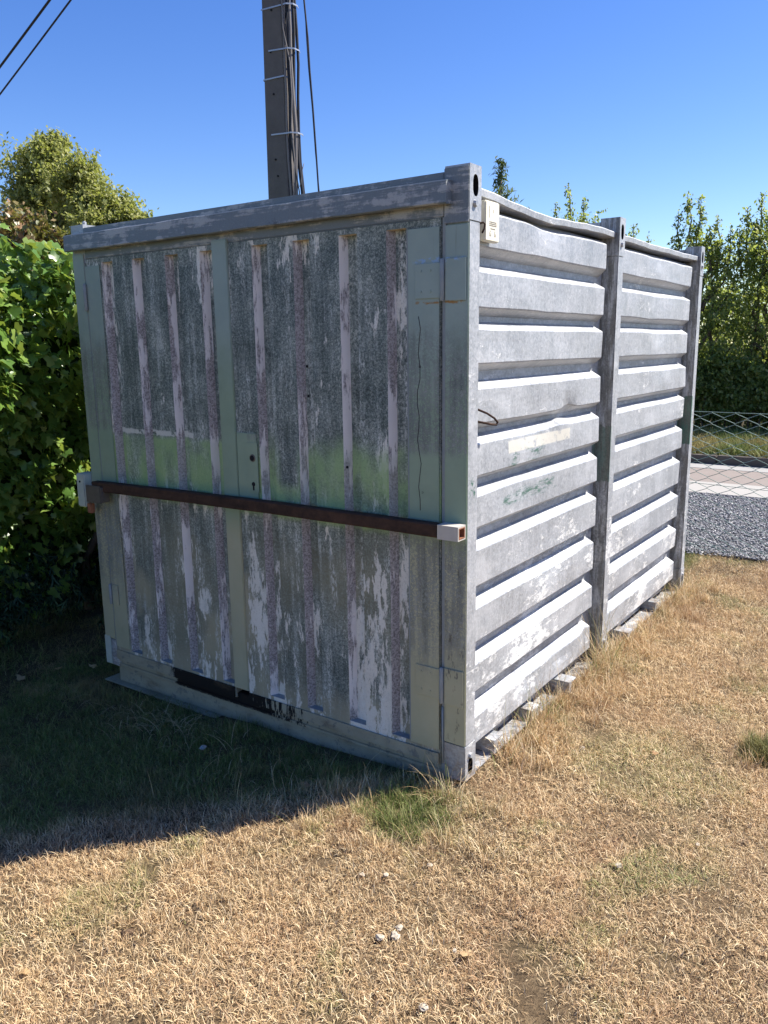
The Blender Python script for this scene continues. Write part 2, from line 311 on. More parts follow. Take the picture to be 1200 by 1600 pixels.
# ------------------------------------------------------------------ object helpers
def link(name, me, mat, parent=None, loc=None):
    if mat is not None:
        for m in (mat if isinstance(mat, (list, tuple)) else [mat]):
            if len(me.materials) < 16: me.materials.append(MT[m] if isinstance(m, str) else m)
    o = bpy.data.objects.new(name, me); COL.objects.link(o)
    if parent: o.parent = parent
    if loc is not None: o.location = loc
    return o
def tag(o, label, cat, group=None, kind=None):
    if label: o['label'] = label
    if cat: o['category'] = cat
    if group: o['group'] = group
    if kind: o['kind'] = kind
    return o
def thing(name, label, cat, loc=(0, 0, 0), group=None):
    o = bpy.data.objects.new(name, None); COL.objects.link(o); o.location = loc; o.empty_display_size = .1
    return tag(o, label, cat, group)
def pyd(verts, faces, smooth=False):
    me = bpy.data.meshes.new('mesh'); me.from_pydata([tuple(v) for v in verts], [], faces); me.update()
    if smooth:
        me.polygons.foreach_set('use_smooth', [True]*len(me.polygons))
    return me
def bm_box(bm, x0, x1, y0, y1, z0, z1):
    vs = [bm.verts.new((x, y, z)) for x in (x0, x1) for y in (y0, y1) for z in (z0, z1)]
    fs = []
    for q in ((0, 1, 3, 2), (4, 6, 7, 5), (0, 4, 5, 1), (2, 3, 7, 6), (0, 2, 6, 4), (1, 5, 7, 3)): fs.append(bm.faces.new([vs[i] for i in q]))
    return vs
def fin(bm, smooth=False):
    bmesh.ops.recalc_face_normals(bm, faces=bm.faces)
    me = bpy.data.meshes.new('mesh'); bm.to_mesh(me); bm.free()
    if smooth: me.polygons.foreach_set('use_smooth', [True]*len(me.polygons))
    return me
def box(name, x0, x1, y0, y1, z0, z1, mat, parent=None, bev=.003):
    bm = bmesh.new(); bm_box(bm, x0, x1, y0, y1, z0, z1)
    if bev: bmesh.ops.bevel(bm, geom=bm.edges[:], offset=bev, segments=2, affect='EDGES')
    return link(name, fin(bm), mat, parent)
def tube_arr(pts, rad, n=6, closed_ends=True):
    pts = [Vector(p) for p in pts]; V = []; F = []
    if not isinstance(rad, (list, tuple)): rad = [rad]*len(pts)
    nrm = None
    for i, p in enumerate(pts):
        t = (pts[min(i+1, len(pts)-1)]-pts[max(i-1, 0)]).normalized()
        if nrm is None: nrm = t.orthogonal().normalized()
        nrm = (nrm-t*nrm.dot(t)).normalized(); b = t.cross(nrm)
        for k in range(n):
            a = 2*math.pi*k/n; V.append(p+(nrm*math.cos(a)+b*math.sin(a))*rad[i])
    for i in range(len(pts)-1):
        for k in range(n): F.append((i*n+k, i*n+(k+1) % n, (i+1)*n+(k+1) % n, (i+1)*n+k))
    if closed_ends: F += [tuple(range(n-1, -1, -1)), tuple((len(pts)-1)*n+k for k in range(n))]
    return V, F
def tube(name, pts, rad, mat, parent=None, n=6):
    V, F = tube_arr(pts, rad, n); return link(name, pyd(V, F, True), mat, parent)
def npmesh(V, tris, attrs=None):
    me = bpy.data.meshes.new('mesh'); V = np.asarray(V, np.float32); tris = np.asarray(tris, np.int32)
    me.vertices.add(len(V)); me.vertices.foreach_set('co', V.ravel())
    me.loops.add(tris.size); me.loops.foreach_set('vertex_index', tris.ravel())
    me.polygons.add(len(tris)); me.polygons.foreach_set('loop_start', np.arange(len(tris), dtype=np.int32)*3)
    me.update(calc_edges=True)
    for k, a in (attrs or {}).items():
        at_ = me.attributes.new(k, 'FLOAT', 'POINT'); at_.data.foreach_set('value', np.asarray(a, np.float32))
    return me
def sst(a, b, x):
    t = np.clip((x-a)/(b-a), 0, 1); return t*t*(3-2*t)

# ------------------------------------------------------------------ the ground
def gz(x, y):
    x = np.asarray(x, float); y = np.asarray(y, float)
    s = .052*np.clip(x, -2.6, 0)
    b = .010*np.sin(x*2.1+y*1.3)+.007*np.sin(x*5.3-y*4.1+1)+.005*np.sin(x*9.1+y*7.7)
    near = (1-sst(4., 9., np.abs(x)))*(1-sst(3.5, 4.1, y))*(1-sst(3., 7., -y))
    return -.022+(s+b)*near
def lawn():
    xs = np.concatenate([np.array([-400, -150, -60, -30, -15]), np.arange(-9, 9.01, .1), np.array([15, 30, 60, 150, 400])])
    ys = np.concatenate([np.array([-400, -150, -60, -30, -12]), np.arange(-7, 5.01, .1), np.array([8, 12, 20, 40, 100, 400])])
    X, Y = np.meshgrid(xs, ys); Z = gz(X, Y); V = np.stack([X, Y, Z], -1).reshape(-1, 3); nx = len(xs)
    i = (np.arange(len(ys)-1)[:, None]*nx+np.arange(nx-1)[None]).ravel()
    T = np.concatenate([np.stack([i, i+1, i+nx+1], 1), np.stack([i, i+nx+1, i+nx], 1)])
    me = npmesh(V, T); me.polygons.foreach_set('use_smooth', [True]*len(me.polygons))
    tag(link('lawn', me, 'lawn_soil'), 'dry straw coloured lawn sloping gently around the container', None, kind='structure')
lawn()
def sheet(name, y0, y1, z0, z1, mat, label, x0=-120, x1=120):
    o = box(name, x0, x1, y0, y1, z0, z1, mat, None, 0); tag(o, label, None, kind='structure'); return o
sheet('gravel_strip', 4.22, 6.92, -.08, -.004, 'gravel_bed', 'grey gravel strip between the wire fence and the road')
sheet('road_gutter', 6.925, 7.70, -.08, .012, 'gutter_concrete', 'pale concrete gutter along the gravel')
sheet('road', 7.705, 8.86, -.08, .004, 'road_surface', 'brownish asphalt road behind the wire fence')
sheet('edge_strip', 8.865, 9.30, -.08, .008, 'edge_line', 'pale strip along the far edge of the road')
sheet('verge', 9.46, 12.6, -.08, .10, 'lawn_soil', 'grassy verge between road and hedge trees')
def kerb():
    root = thing('kerb', None, None); root['kind'] = 'structure'; root['label'] = 'dark stone kerb on the far side of the road'; root.location = (0, 9.38, 0)
    bm = bmesh.new(); bm_box(bm, -.495, .495, -.075, .075, -.08, .125); bmesh.ops.bevel(bm, geom=bm.edges[:], offset=.012, segments=2, affect='EDGES')
    me = fin(bm); me.materials.append(MT['kerb_stone'])
    for i in range(-14, 12):
        o = bpy.data.objects.new('kerb_stone', me); COL.objects.link(o); o.parent = root; o.location = (i+.3, 0, random.uniform(-.006, .006))
kerb()

# ------------------------------------------------------------------ container
W, L, H = 2.255, 3.135, 2.30
C = thing('shipping_container', 'weathered grey steel container with ribbed sides and peeling double doors', 'container')
def casting(sx, sy, z0, z1, name='corner_casting', oval=.226, dz=None, up_=True):
    """block with an oval hole in its outward x face; sx = outer x, direction by sign"""
    out = 1 if sx > -1 else -1
    x1 = sx; x0 = sx-out*.098; y0, y1 = sy, sy+.083
    bm = bmesh.new(); n = 32
    cy = (y0+y1)/2; cz = z1-.067 if up_ else z0+.055; ry, rz = .0195, .036
    ring_o, ring_i, ring_b = [], [], []
    for k in range(n):
        a = 2*math.pi*k/n; ca, sa = math.cos(a), math.sin(a)
        hy, hz0, hz1 = (y1-y0)/2, cz-z0, z1-cz
        ty = hy/abs(ca) if abs(ca) > 1e-6 else 1e9
        tz = (hz1 if sa > 0 else hz0)/abs(sa) if abs(sa) > 1e-6 else 1e9
        t = min(ty, tz); py, pz = cy+ca*t, cz+sa*t
        ring_o.append(bm.verts.new((x1, py, pz)))
        e = abs(ca)**.8*(1 if ca > 0 else -1); f = abs(sa)**.8*(1 if sa > 0 else -1)
        ring_i.append(bm.verts.new((x1, cy+ry*e, cz+rz*f))); ring_b.append(bm.verts.new((x1-out*.05, cy+ry*e, cz+rz*f)))
    hole = []
    for k in range(n):
        j = (k+1) % n; bm.faces.new((ring_o[k], ring_o[j], ring_i[j], ring_i[k]))
        f = bm.faces.new((ring_i[k], ring_i[j], ring_b[j], ring_b[k])); hole.append(f)
    hole.append(bm.faces.new(ring_b))
    # corners of the rectangle closed by fans, then the body
    body = bm_box(bm, x1-out*.0005, x0, y0+.0004, y1-.0004, z0+.0004, z1-.0004)
    # remove the box face that would cover the hole
    for f in list(bm.faces):
        if len(f.verts) == 4 and all(v in body for v in f.verts) and all(abs(v.co.x-(x1-out*.0005)) < 1e-6 for v in f.verts): bm.faces.remove(f)
    for (yy, zz) in ((y0, z0), (y0, z1), (y1, z0), (y1, z1)):
        c = bm.verts.new((x1, yy, zz)); s_ = sorted(ring_o, key=lambda v: (v.co.y-yy)**2+(v.co.z-zz)**2)
        a = min((v for v in ring_o if abs(v.co.y-yy) < 1e-6), key=lambda v: abs(v.co.z-zz)); b = min((v for v in ring_o if abs(v.co.z-zz) < 1e-6), key=lambda v: abs(v.co.y-yy))
        if a is not b: bm.faces.new((a, b, c))
    for f in hole: f.material_index = 1
    o = link(name, fin(bm), ['galvanised', 'dark_hole'], C)
    bz = z0+.055 if up_ else z1-.045
    bm = bmesh.new(); bmesh.ops.create_cone(bm, segments=8, radius1=.014, radius2=.010, depth=.012, cap_ends=True, matrix=Matrix.Translation((x1+out*.004, cy-.006, bz)) @ Matrix.Rotation(out*math.pi/2, 4, 'Y'))
    link('bolt', fin(bm), 'galvanised', o)
    return o
PW = .083
for (py, nm) in ((0, 'corner_post'), (1.504, 'side_post'), (L-PW, 'corner_post')):
    for sx in (0., -W):
        out = 1 if sx == 0 else -1
        x0, x1 = sorted((sx-out*.002, sx-out*.092)); front = py == 0
        o = box(nm, x0, x1, py+.002, py+PW-.002, .148, 2.118, ['galvanised'], C, .004)
        if front:        # the door-side face carries the sprayed paint
            o.data.materials.append(MT['green_paint'])
            for p in o.data.polygons:
                if p.normal.y < -.5: p.material_index = 1
        casting(sx, py, 2.118, H, up_=True); casting(sx, py, 0., .148, up_=False)
# right post: flat face plate and the seam beside the door
box('post_plate', -.0935, -.001, -.006, -.0005, .155, 2.105, 'green_paint', C, .002)
box('casting_plate', -.0975, -.001, -.0075, -.0005, 2.11, 2.292, 'header_steel', C, .002)
box('door_jamb', -.111, -.0945, .004, .05, .02, 2.16, 'seam_grey', C, .001)
box('post_plate', -W+.001, -W+.088, -.006, -.0005, .16, 2.16, 'green_paint', C, .002)
box('casting_plate', -W-.004, -W+.045, -.0085, -.001, .005, .165, 'pale_plate', C, .002)
# header
box('header_beam', -W+.094, -.1, .0, .10, 2.135, 2.283, 'header_steel', C, .004)
def drip():
    # folded rain rail along the head of the doors
    prof = [(.0, 2.254), (-.040, 2.250), (-.0435, 2.246), (-.046, 2.176), (-.040, 2.172), (-.006, 2.176)]
    n = 40; V = []; F = []
    for i in range(n+1):
        x = -W-.004+(W-.062)*i/n; wob = .0022*math.sin(i*.9)+.0015*math.sin(i*2.3)
        for (y, z) in prof: V.append((x, y+wob*(y < -.02), z+wob*.6))
    k = len(prof)
    for i in range(n):
        for j in range(k-1): F.append((i*k+j, i*k+j+1, (i+1)*k+j+1, (i+1)*k+j))
    F.append(tuple(range(k))); F.append(tuple(n*k+j for j in range(k-1, -1, -1)))
    me = pyd(V, F); return link('rain_rail', me, 'header_steel', C)
drip()
box('lifting_pin', -W+.05, -W+.068, .03, .048, 2.30, 2.322, 'galvanised', C, .004)
# roof
def roof():
    n = 50; V = []; F = []; ys = np.linspace(.09, L-.09, n)
    prof = [(-.092, 2.186), (-.020, 2.190), (-.018, 2.212), (-.021, 2.216), (-.16, 2.222), (-1.1, 2.238)]
    zk = np.interp(ys, [.09, .2, .45, .62, .72, .85, 1.1, 1.4, 1.6, 2., 2.5, 3.05], [.022, .018, .006, -.004, -.008, .0, .012, .016, .014, .010, .014, .02])
    for i, y in enumerate(ys):
        wob = .0018*math.sin(y*11)+.0012*math.sin(y*29+1)
        for j, (x, z) in enumerate(prof): V.append((x+wob*(1 if j in (1, 2, 3) else 0), y, z+zk[i]+wob*.5*(j > 0)))
    k = len(prof)
    for i in range(n-1):
        for j in range(k-1): F.append((i*k+j, (i+1)*k+j, (i+1)*k+j+1, i*k+j+1))
    o = link('roof_sheet', pyd(V, F), 'galvanised', C)
    me = o.data.copy(); me.transform(Matrix.Translation((-W, 0, 0)) @ Matrix.Scale(-1, 4, (1, 0, 0))); me.flip_normals(); link('roof_sheet', me, None, C)
roof()
for y in (1.512, L-.078): box('roof_bow', -W+.1, -.1, y, y+.066, 2.20, 2.285, 'galvanised', C, .004)
# right-hand side wall: back sheet and one object per rib and bay
TOPS = [2.160, 1.957, 1.751, 1.533, 1.330, 1.126, .913, .676, .443, .216]; BOTS = [2.046, 1.832, 1.628, 1.407, 1.209, 1.006, .77, .54, .33, .10]
XF, XB = -.030, -.082     # rib face and back sheet
def rib(y0, y1, zt, zb, seed, dents=()):
    n = 30; us = 26; V = []; F = []
    ztop = zt+.030; zbot = zb-.030
    prof = [(XB+.001, ztop), (XF-.003, zt+.003), (XF, zt-.002), (XF, zt*.66+zb*.34), (XF, zt*.34+zb*.66), (XF, zb+.002), (XF-.003, zb-.003), (XB+.001, zbot)]
    ys = np.linspace(y0, y1, n)
    for i, y in enumerate(ys):
        e = min((y-y0)/.012, (y1-y)/.012, 1.)
        for j, (x, z) in enumerate(prof):
            q = mnoise.noise(Vector((y*2.3, z*3, seed*3.1)))*.007+mnoise.noise(Vector((y*8, z*9, seed*5.7)))*.0022
            dx, dz = q, q*.8
            for (dy, dzc, r_, amp, vert) in dents:
                g_ = math.exp(-((y-dy)/r_)**2-((z-dzc)/.05)**2); dx -= amp*g_; dz += vert*g_
            f = 0 if j in (0, 7) else 1
            xx = XB+.001+(x+dx*f-XB-.001)*(e if f else 1)
            V.append((xx, y, z+dz*(f if 1 else 0)))
    k = len(prof)
    for i in range(n-1):
        for j in range(k-1): F.append((i*k+j, i*k+j+1, (i+1)*k+j+1, (i+1)*k+j))
    F.append(tuple(range(k-1, -1, -1))); F.append(tuple((n-1)*k+j for j in range(k)))
    return pyd(V, F)
DENTS = {0: [(.75, 2.177, .16, .006, -.012)], 3: [(1.02, 1.395, .07, .012, .018)], 4: [(.55, 1.33, .3, .010, -.006), (.9, 1.335, .12, -.004, .010)], 5: [(.5, 1.12, .25, .008, .004)],
         7: [(.85, .68, .22, .012, -.012), (1.3, .68, .1, .008, .008)], 8: [(.7, .44, .2, .008, -.006)], 9: [(.62, .21, .10, .020, -.014), (1.0, .2, .12, .016, -.012), (1.35, .2, .06, .014, .010)]}
for i, (zt, zb) in enumerate(zip(TOPS, BOTS)):
    link('side_rib', rib(.070, 1.455, zt, zb, i+1, DENTS.get(i, ())), 'galvanised', C)
    link('side_rib', rib(1.60, 3.012, zt, zb, i+31, [(2.2+.1*i % .7, zt, .2, .005, -.004)]), 'galvanised', C)
box('side_sheet', XB-.004, XB, .088, L-.088, .06, 2.19, 'galvanised', C, 0)
# left and rear walls, not in view from the front: one pressed sheet each, and the floor
def pressed(name, flip):
    V = []; F = []; prof = []
    for zt, zb in zip(TOPS, BOTS): prof += [(XB, zt+.03), (XF, zt), (XF, zb), (XB, zb-.03)]
    k = len(prof)
    for (x, z) in prof:
        V += [(-W-x, .09, z), (-W-x, L-.09, z)] if flip == 'left' else [(-.1, L+x, z), (-W+.1, L+x, z)]
    for j in range(k-1): F.append((2*j, 2*j+1, 2*j+3, 2*j+2))
    link(name, pyd(V, F), 'galvanised', C)
pressed('side_sheet', 'left'); pressed('rear_sheet', 'rear')
box('floor_pan', -W+.1, -.10, .06, L-.06, .05, .10, 'sill_paint', C, 0)
# base: side rail, ground flange, brackets
box('base_rail', -.125, -.100, .09, L-.09, .0, .075, 'galvanised', C, .002)
box('base_flange', -.099, -.012, .086, 1.50, -.006, .002, 'galvanised', C, .001)
box('base_flange', -.099, -.012, 1.59, L-.09, -.014, -.006, 'galvanised', C, .001)
def bracket(y, s=1., x1=-.006):
    bm = bmesh.new(); z0, z1 = .003, .062*s
    bm_box(bm, -.099, x1, y, y+.006, z0, z1); bm_box(bm, -.099, x1+.001, y+.0065, y+.085, z1-.007, z1-.001); bm_box(bm, x1-.007, x1, y+.0065, y+.030, z0, z1-.0075)
    link('base_bracket', fin(bm), 'galvanised', C)
bracket(.26, 1.05); bracket(.63, .85); bracket(.98, 1.15, .03); bracket(1.86, .9, .03); bracket(2.5, .9)
for sx in (-W+.1, ): box('base_rail', sx, sx+.025, .09, L-.09, .0, .075, 'galvanised', C, .002)
# sill below the doors and the skid under it
box('door_sill', -W+.05, -.1, .012, .06, -.004, .066, 'sill_paint', C, .003)
box('skid_beam', -W+.06, -.06, .022, .09, -.098, -.005, 'sill_paint', C, .004)
def skidflange():
    bm = bmesh.new(); bm_box(bm, -W-.03, -.06, -.012, .09, -.106, -.0985); bmesh.ops.bevel(bm, geom=bm.edges[:], offset=.002, segments=1, affect='EDGES'); link('skid_flange', fin(bm), 'sill_paint', C)
skidflange()
box('sill_lip', -W+.06, -.1, .0045, .0115, .004, .018, 'sill_paint', C, .002)

# ---- doors
GL = [-2.037, -1.803, -1.575, -1.345]; GR = [-1.032, -.806, -.570, -.348]
def door(xa, xb, grooves, label, seed):
    d = thing('door', None, None); d.parent = C; d['label'] = label
    zb, zt, g0, g1 = .045, 2.133, .112, 2.112
    # columns across the sheet: x, depth
    DEP = .036; cols = [(xa, 0.)]; kinds = []
    for gx in grooves:
        cols += [(gx, 0.), (gx+.018, DEP), (gx+.072, DEP), (gx+.088, 0.)]
        kinds += ['flat', 'wall', 'floor', 'wall2']
    cols.append((xb, 0.)); kinds.append('flat')
    zs = np.linspace(g0, g1, 30); V = []; F = []; MI = []
    def wob(x, z): return .0035*mnoise.noise(Vector((x*3+seed, z*2.2, seed)))+.0015*mnoise.noise(Vector((x*9, z*7, seed+4)))
    for z in zs:
        for (x, dp) in cols: V.append((x, dp+wob(x, z), z))
    nc = len(cols)
    for r_ in range(len(zs)-1):
        for c in range(nc-1):
            F.append((r_*nc+c, r_*nc+c+1, (r_+1)*nc+c+1, (r_+1)*nc+c)); MI.append(1 if kinds[c] in ('wall',) else 0)
    # rails above and below the grooves, with ledges where a groove ends
    def rail(z_edge, z_out, row, cap):
        b0 = len(V)
        for (x, dp) in cols: V.append((x, wob(x, z_edge), z_edge))
        b1 = len(V)
        for (x, dp) in cols: V.append((x, wob(x, z_edge), z_out))
        for c in range(nc-1):
            q = (b0+c, b0+c+1, b1+c+1, b1+c); F.append(q if z_out > z_edge else q[::-1]); MI.append(0)
        for c in range(nc-1):
            if kinds[c] != 'flat': F.append((row*nc+c, row*nc+c+1, b0+c+1, b0+c)); MI.append(cap)
        # folded edge
        b2 = len(V)
        for (x, dp) in cols: V.append((x, .03, z_out))
        for c in range(nc-1): F.append((b1+c, b1+c+1, b2+c+1, b2+c)); MI.append(0)
    rail(g0, zb, 0, 2); rail(g1, zt, len(zs)-1, 3)
    for (x, _) in (cols[0], cols[-1]):
        k = len(V); V.extend([(x, 0, zb), (x, 0, zt), (x, .04, zt), (x, .04, zb)]); F.append((k, k+1, k+2, k+3)); MI.append(0)
    me = pyd(V, F); me.polygons.foreach_set('material_index', MI)
    link('door_sheet', me, ['door_steel', 'groove_side', 'seam_grey', 'cream_peel'], d)
    return d
DL = door(-2.163, -1.262, GL, 'left door leaf with a green cover strip and a faded placard outline', 1.3)
DR = door(-1.168, -.113, GR, 'right door leaf with lock plate and flaking white paint at its foot', 7.7)
box('cover_strip', -1.261, -1.169, -.009, .02, .10, 2.15, 'green_paint', DL, .003)
box('door_edge', -2.167, -2.1625, -.004, .03, .05, 2.12, 'seam_grey', DL, .001)
box('door_margin', -2.161, -2.048, -.005, -.0025, .12, 2.10, 'green_paint', DL, .001)
box('bottom_rail', -2.161, -1.264, -.009, -.0042, .046, .100, 'sill_paint', DL, .001)
box('lock_rail', -1.166, -1.048, -.006, -.003, 1.0, 1.33, 'green_paint', DR, .001)
box('door_margin', -.252, -.117, -.0065, -.003, .11, 2.105, 'green_paint', DR, .001)
box('bottom_rail', -1.166, -.117, -.010, -.0042, .046, .094, 'sill_paint', DR, .001)
box('seam_bead', -.255, -.249, -.0075, .0, .12, 2.10, 'seam_grey', DR, .001)
# lock plate with two holes
lp = box('lock_plate', -1.100, -1.040, -.0095, -.0065, 1.07, 1.29, 'green_paint', DR, .001)
def disc(name, x, z, r_, mat, parent, y=-.0105, n=18, sz=1.):
    bm = bmesh.new(); bmesh.ops.create_cone(bm, segments=n, radius1=r_, radius2=r_*.9, depth=.003, cap_ends=True, matrix=Matrix.Translation((x, y, z)) @ Matrix.Rotation(math.pi/2, 4, 'X') @ Matrix.Diagonal((1, sz, 1, 1)))
    return link(name, fin(bm), mat, parent)
disc('lock_ring', -1.071, 1.222, .0175, 'padlock_steel', DR); disc('keyhole', -1.071, 1.222, .0125, 'dark_hole', DR, -.013)
disc('keyhole', -1.071, 1.106, .010, 'dark_hole', DR); box('keyhole', -1.0755, -1.0665, -.0118, -.0095, 1.078, 1.103, 'dark_hole', DR, .001)
for (x, z) in ((-.55, 1.22), (-.745, 1.62), (-.742, 1.50), (-.20, 1.62), (-.19, 1.15)): disc('rivet', x, z, .006, 'dark_hole', DR, -.005, 10)
def hinge(parent, x, z, h, leaf_l, leaf_r, mat='green_paint'):
    bm = bmesh.new()
    bm_box(bm, x-leaf_l, x-.008, -.0115, -.0065, z-h*.42, z+h*.42)
    if leaf_r: bm_box(bm, x+.012, x+leaf_r, -.0125, -.0070, z-h*.5, z+h*.5)
    bmesh.ops.bevel(bm, geom=bm.edges[:], offset=.0012, segments=1, affect='EDGES')
    a = link('hinge', fin(bm), mat, parent)
    V, F = tube_arr([(x+.001, -.014, z-h*.5), (x+.001, -.014, z-h*.5+.004), (x+.001, -.014, z+h*.5-.004), (x+.001, -.014, z+h*.5)], [.007, .009, .009, .007], 10)
    link('hinge_pin', pyd(V, F, True), 'seam_grey', parent)
    for s in (-1, 1):
        for q in (.4, .75): disc('rivet', x-leaf_l*q-.004, z+s*h*.25, .005, mat, parent, -.0125, 8)
hinge(DR, -.102, 1.922, .145, .115, .095); hinge(DR, -.102, .392, .15, .12, .095)
hinge(DL, -2.164, 1.952, .13, .0, .0); hinge(DL, -2.164, .415, .11, .0, .06)
# stay hook at the right-hand jamb foot
tube('hinge_rod', [(-.100, -.006, .06), (-.100, -.008, .30)], .004, 'seam_grey', DR, 6)
# crack line in the right margin
tube('cable', [(-.205+.006*math.sin(q*1.7)+.004*math.sin(q*.6), -.006, 1.80-q*.045) for q in range(17)], .0018, 'cable_black', DR, 5)
# brackets carrying the bar
bl = box('bar_bracket', -2.325, -2.258, -.052, .03, .885, 1.062, 'pale_plate', C, .006)
disc('rivet', -2.292, 1.02, .006, 'dark_hole', bl, -.0535, 10)
def sleeve():
    bm = bmesh.new(); x0, x1, y0, y1, z0, z1, t = -.082, .006, -.078, -.022, .997, 1.051, .006
    bm_box(bm, x0, x1, y0, y1, z0, z0+t); bm_box(bm, x0, x1, y0, y1, z1-t, z1); bm_box(bm, x0, x1, y0, y0+t, z0+t, z1-t); bm_box(bm, x0, x1, y1-t, y1, z0+t, z1-t)
    o = link('bar_sleeve', fin(bm), 'white_box', C)
    box('sleeve_web', -.070, -.020, -.018, -.006, 1.003, 1.047, 'white_box', o, .002)
    bm = bmesh.new(); e = .0135
    bm_box(bm, x1-.03, x1+.001, y0+t, y1-t, z0+t, z0+t+.004); bm_box(bm, x1-.03, x1+.001, y0+t, y1-t, z1-t-.004, z1-t); bm_box(bm, x1-.03, x1+.001, y0+t, y0+t+.004, z0+t+.004, z1-t-.004); bm_box(bm, x1-.03, x1+.001, y1-t-.004, y1-t, z0+t+.004, z1-t-.004)
    link('rusty_rim', fin(bm), 'copper_rust', o)
sleeve()
# rusted wire eye on the side
tube('wire_eye', [Vector((-.04, .10, 1.47)), Vector((.0, .145, 1.445)), Vector((.012, .18, 1.425)), Vector((.014, .205, 1.408)), Vector((.012, .20, 1.398)), Vector((.008, .17, 1.402)), Vector((-.0, .12, 1.412)), Vector((-.03, .09, 1.42))], .0045, 'rust', C, 6)
tube('wire_end', [(-.02, .086, 2.112), (.004, .090, 2.117), (.008, .097, 2.112), (.006, .094, 2.095), (.002, .087, 2.082)], .0035, 'rust', C, 6)

# ---- locking bar: its own thing, resting in the brackets
LB = thing('locking_bar', 'long rusty square steel bar lying across both container doors', 'bar', (-1.1, -.05, .99))
def bar():
    n = 24; V = []; F = []; hw, hh = .021, .0255
    for i in range(n+1):
        x = -2.165+2.075*i/n; z = 1.008+(1.024-1.008)*i/n+.006*math.sin(math.pi*i/n); y = -.050+.002*math.sin(i)
        for (a, b) in ((-1, -.8), (-.8, -1), (.8, -1), (1, -.8), (1, .8), (.8, 1), (-.8, 1), (-1, .8)): V.append((x, y+a*hw, z+b*hh))
    for i in range(n):
        for k in range(8): F.append((i*8+k, i*8+(k+1) % 8, (i+1)*8+(k+1) % 8, (i+1)*8+k))
    F += [tuple(range(7, -1, -1)), tuple(n*8+k for k in range(8))]
    o = link('bar', pyd(V, F), 'rust', LB, (1.1, .05, -.99)); return o
bar()
o = box('shroud', -2.205, -2.085, -.082, -.074, .925, 1.015, 'padlock_steel', LB, .003); o.location = (1.1, .05, -.99)
o = box('shroud_side', -2.083, -2.077, -.082, -.03, .93, 1.01, 'padlock_steel', LB, .002); o.location = (1.1, .05, -.99)
PL = thing('padlock', 'small coppery padlock under the bar end beside the pale plate', 'padlock', (-2.2, -.06, .87))
o = box('lock_body', -2.226, -2.188, -.068, -.045, .862, .915, 'copper_rust', PL, .004); o.location = (2.2, .06, -.87)
o = tube('shackle', [(-2.218, -.056, .905), (-2.218, -.056, .945), (-2.212, -.056, .955), (-2.202, -.056, .955), (-2.196, -.056, .945), (-2.196, -.056, .905)], .004, 'strap_steel', PL); o.location = (2.2, .06, -.87)

# ---- cream plate with print
TG = thing('notice_box', 'small cream plastic plate with faint print fixed on the top rib', 'sign', (XF, .16, 2.05))
o = box('plate', -.022, .004, .108, .215, 2.058, 2.196, 'cream_plastic', TG, .004); o.location = (-XF, -.16, -2.05)
def prints():
    bm = bmesh.new(); x0, x1 = .0036, .0046
    bm_box(bm, x0, x1, .135, .1365, 2.138, 2.178); bm_box(bm, x0, x1, .165, .1662, 2.156, 2.168)
    for j, z in enumerate((2.123, 2.117, 2.111)):
        y = .137
        while y < .190: l_ = random.uniform(.004, .012); bm_box(bm, x0, x1, y, min(y+l_, .191), z, z+.0032); y += l_+.003
    y = .146
    while y < .18: bm_box(bm, x0, x1, y, y+.005, 2.100, 2.1032); y += .0075
    for y in (.139, .175):
        bm_box(bm, x0, x1, y, y+.010, 2.076, 2.0778); bm_box(bm, x0, x1, y, y+.0018, 2.078, 2.089); bm_box(bm, x0, x1, y+.008, y+.010, 2.078, 2.086); bm_box(bm, x0, x1, y+.003, y+.0055, 2.090, 2.095)
    o = link('print', fin(bm), 'ink', TG); o['kind'] = 'stuff'; o.location = (-XF, -.16, -2.05)
prints()

# ------------------------------------------------------------------ utility pole and cables
pc = at(440, 200, 3.75); PX, PY = pc.x, pc.y
UP = thing('utility_pole', 'tall grey concrete utility pole with cables strapped to its side', 'pole', (PX, PY, -.1))
ang = R(20)
def prot(x, y): return (x*math.cos(ang)-y*math.sin(ang), x*math.sin(ang)+y*math.cos(ang))
def shaft():
    V = []; F = []; prof = [(-.115, -.10), (-.105, -.11), (.075, -.11), (.085, -.10), (.10, .10), (.09, .11), (-.105, .11), (-.115, .10)]; n = 14
    for i in range(n+1):
        z = 7.4*i/n; k = 1.18-.04*z
        for (a, b) in prof:
            q = prot(a*k, b*k); V.append((q[0], q[1], z))
    for i in range(n):
        for k in range(8): F.append((i*8+k, i*8+(k+1) % 8, (i+1)*8+(k+1) % 8, (i+1)*8+k))
    F.append(tuple(n*8+k for k in range(8)))
    link('shaft', pyd(V, F), 'pole_concrete', UP)
shaft()
def pk(z): return 1.18-.04*z
for q, (dx, dy, rr, mt) in enumerate([(.10, -.10, .012, 'cable_grey'), (.118, -.085, .016, 'cable_black'), (.15, -.07, .020, 'cable_grey'), (.172, -.05, .016, 'cable_black'), (.185, -.02, .014, 'cable_black'), (.13, -.11, .007, 'cable_grey'), (.145, -.10, .006, 'cable_black')]):
    pts = []
    for i in range(26):
        z = .1+7.2*i/25; k = pk(z); wob = .012*math.sin(i*.8+q*2)+.008*math.sin(i*1.9+q)
        if q >= 5: wob *= 3.2
        a = prot(dx*k+wob*.7+(.03 if z < 3.4 and q in (3, 4) else 0), dy*k+wob*.3); pts.append((a[0], a[1], z))
    tube('cable', pts, rr, mt, UP, 7)
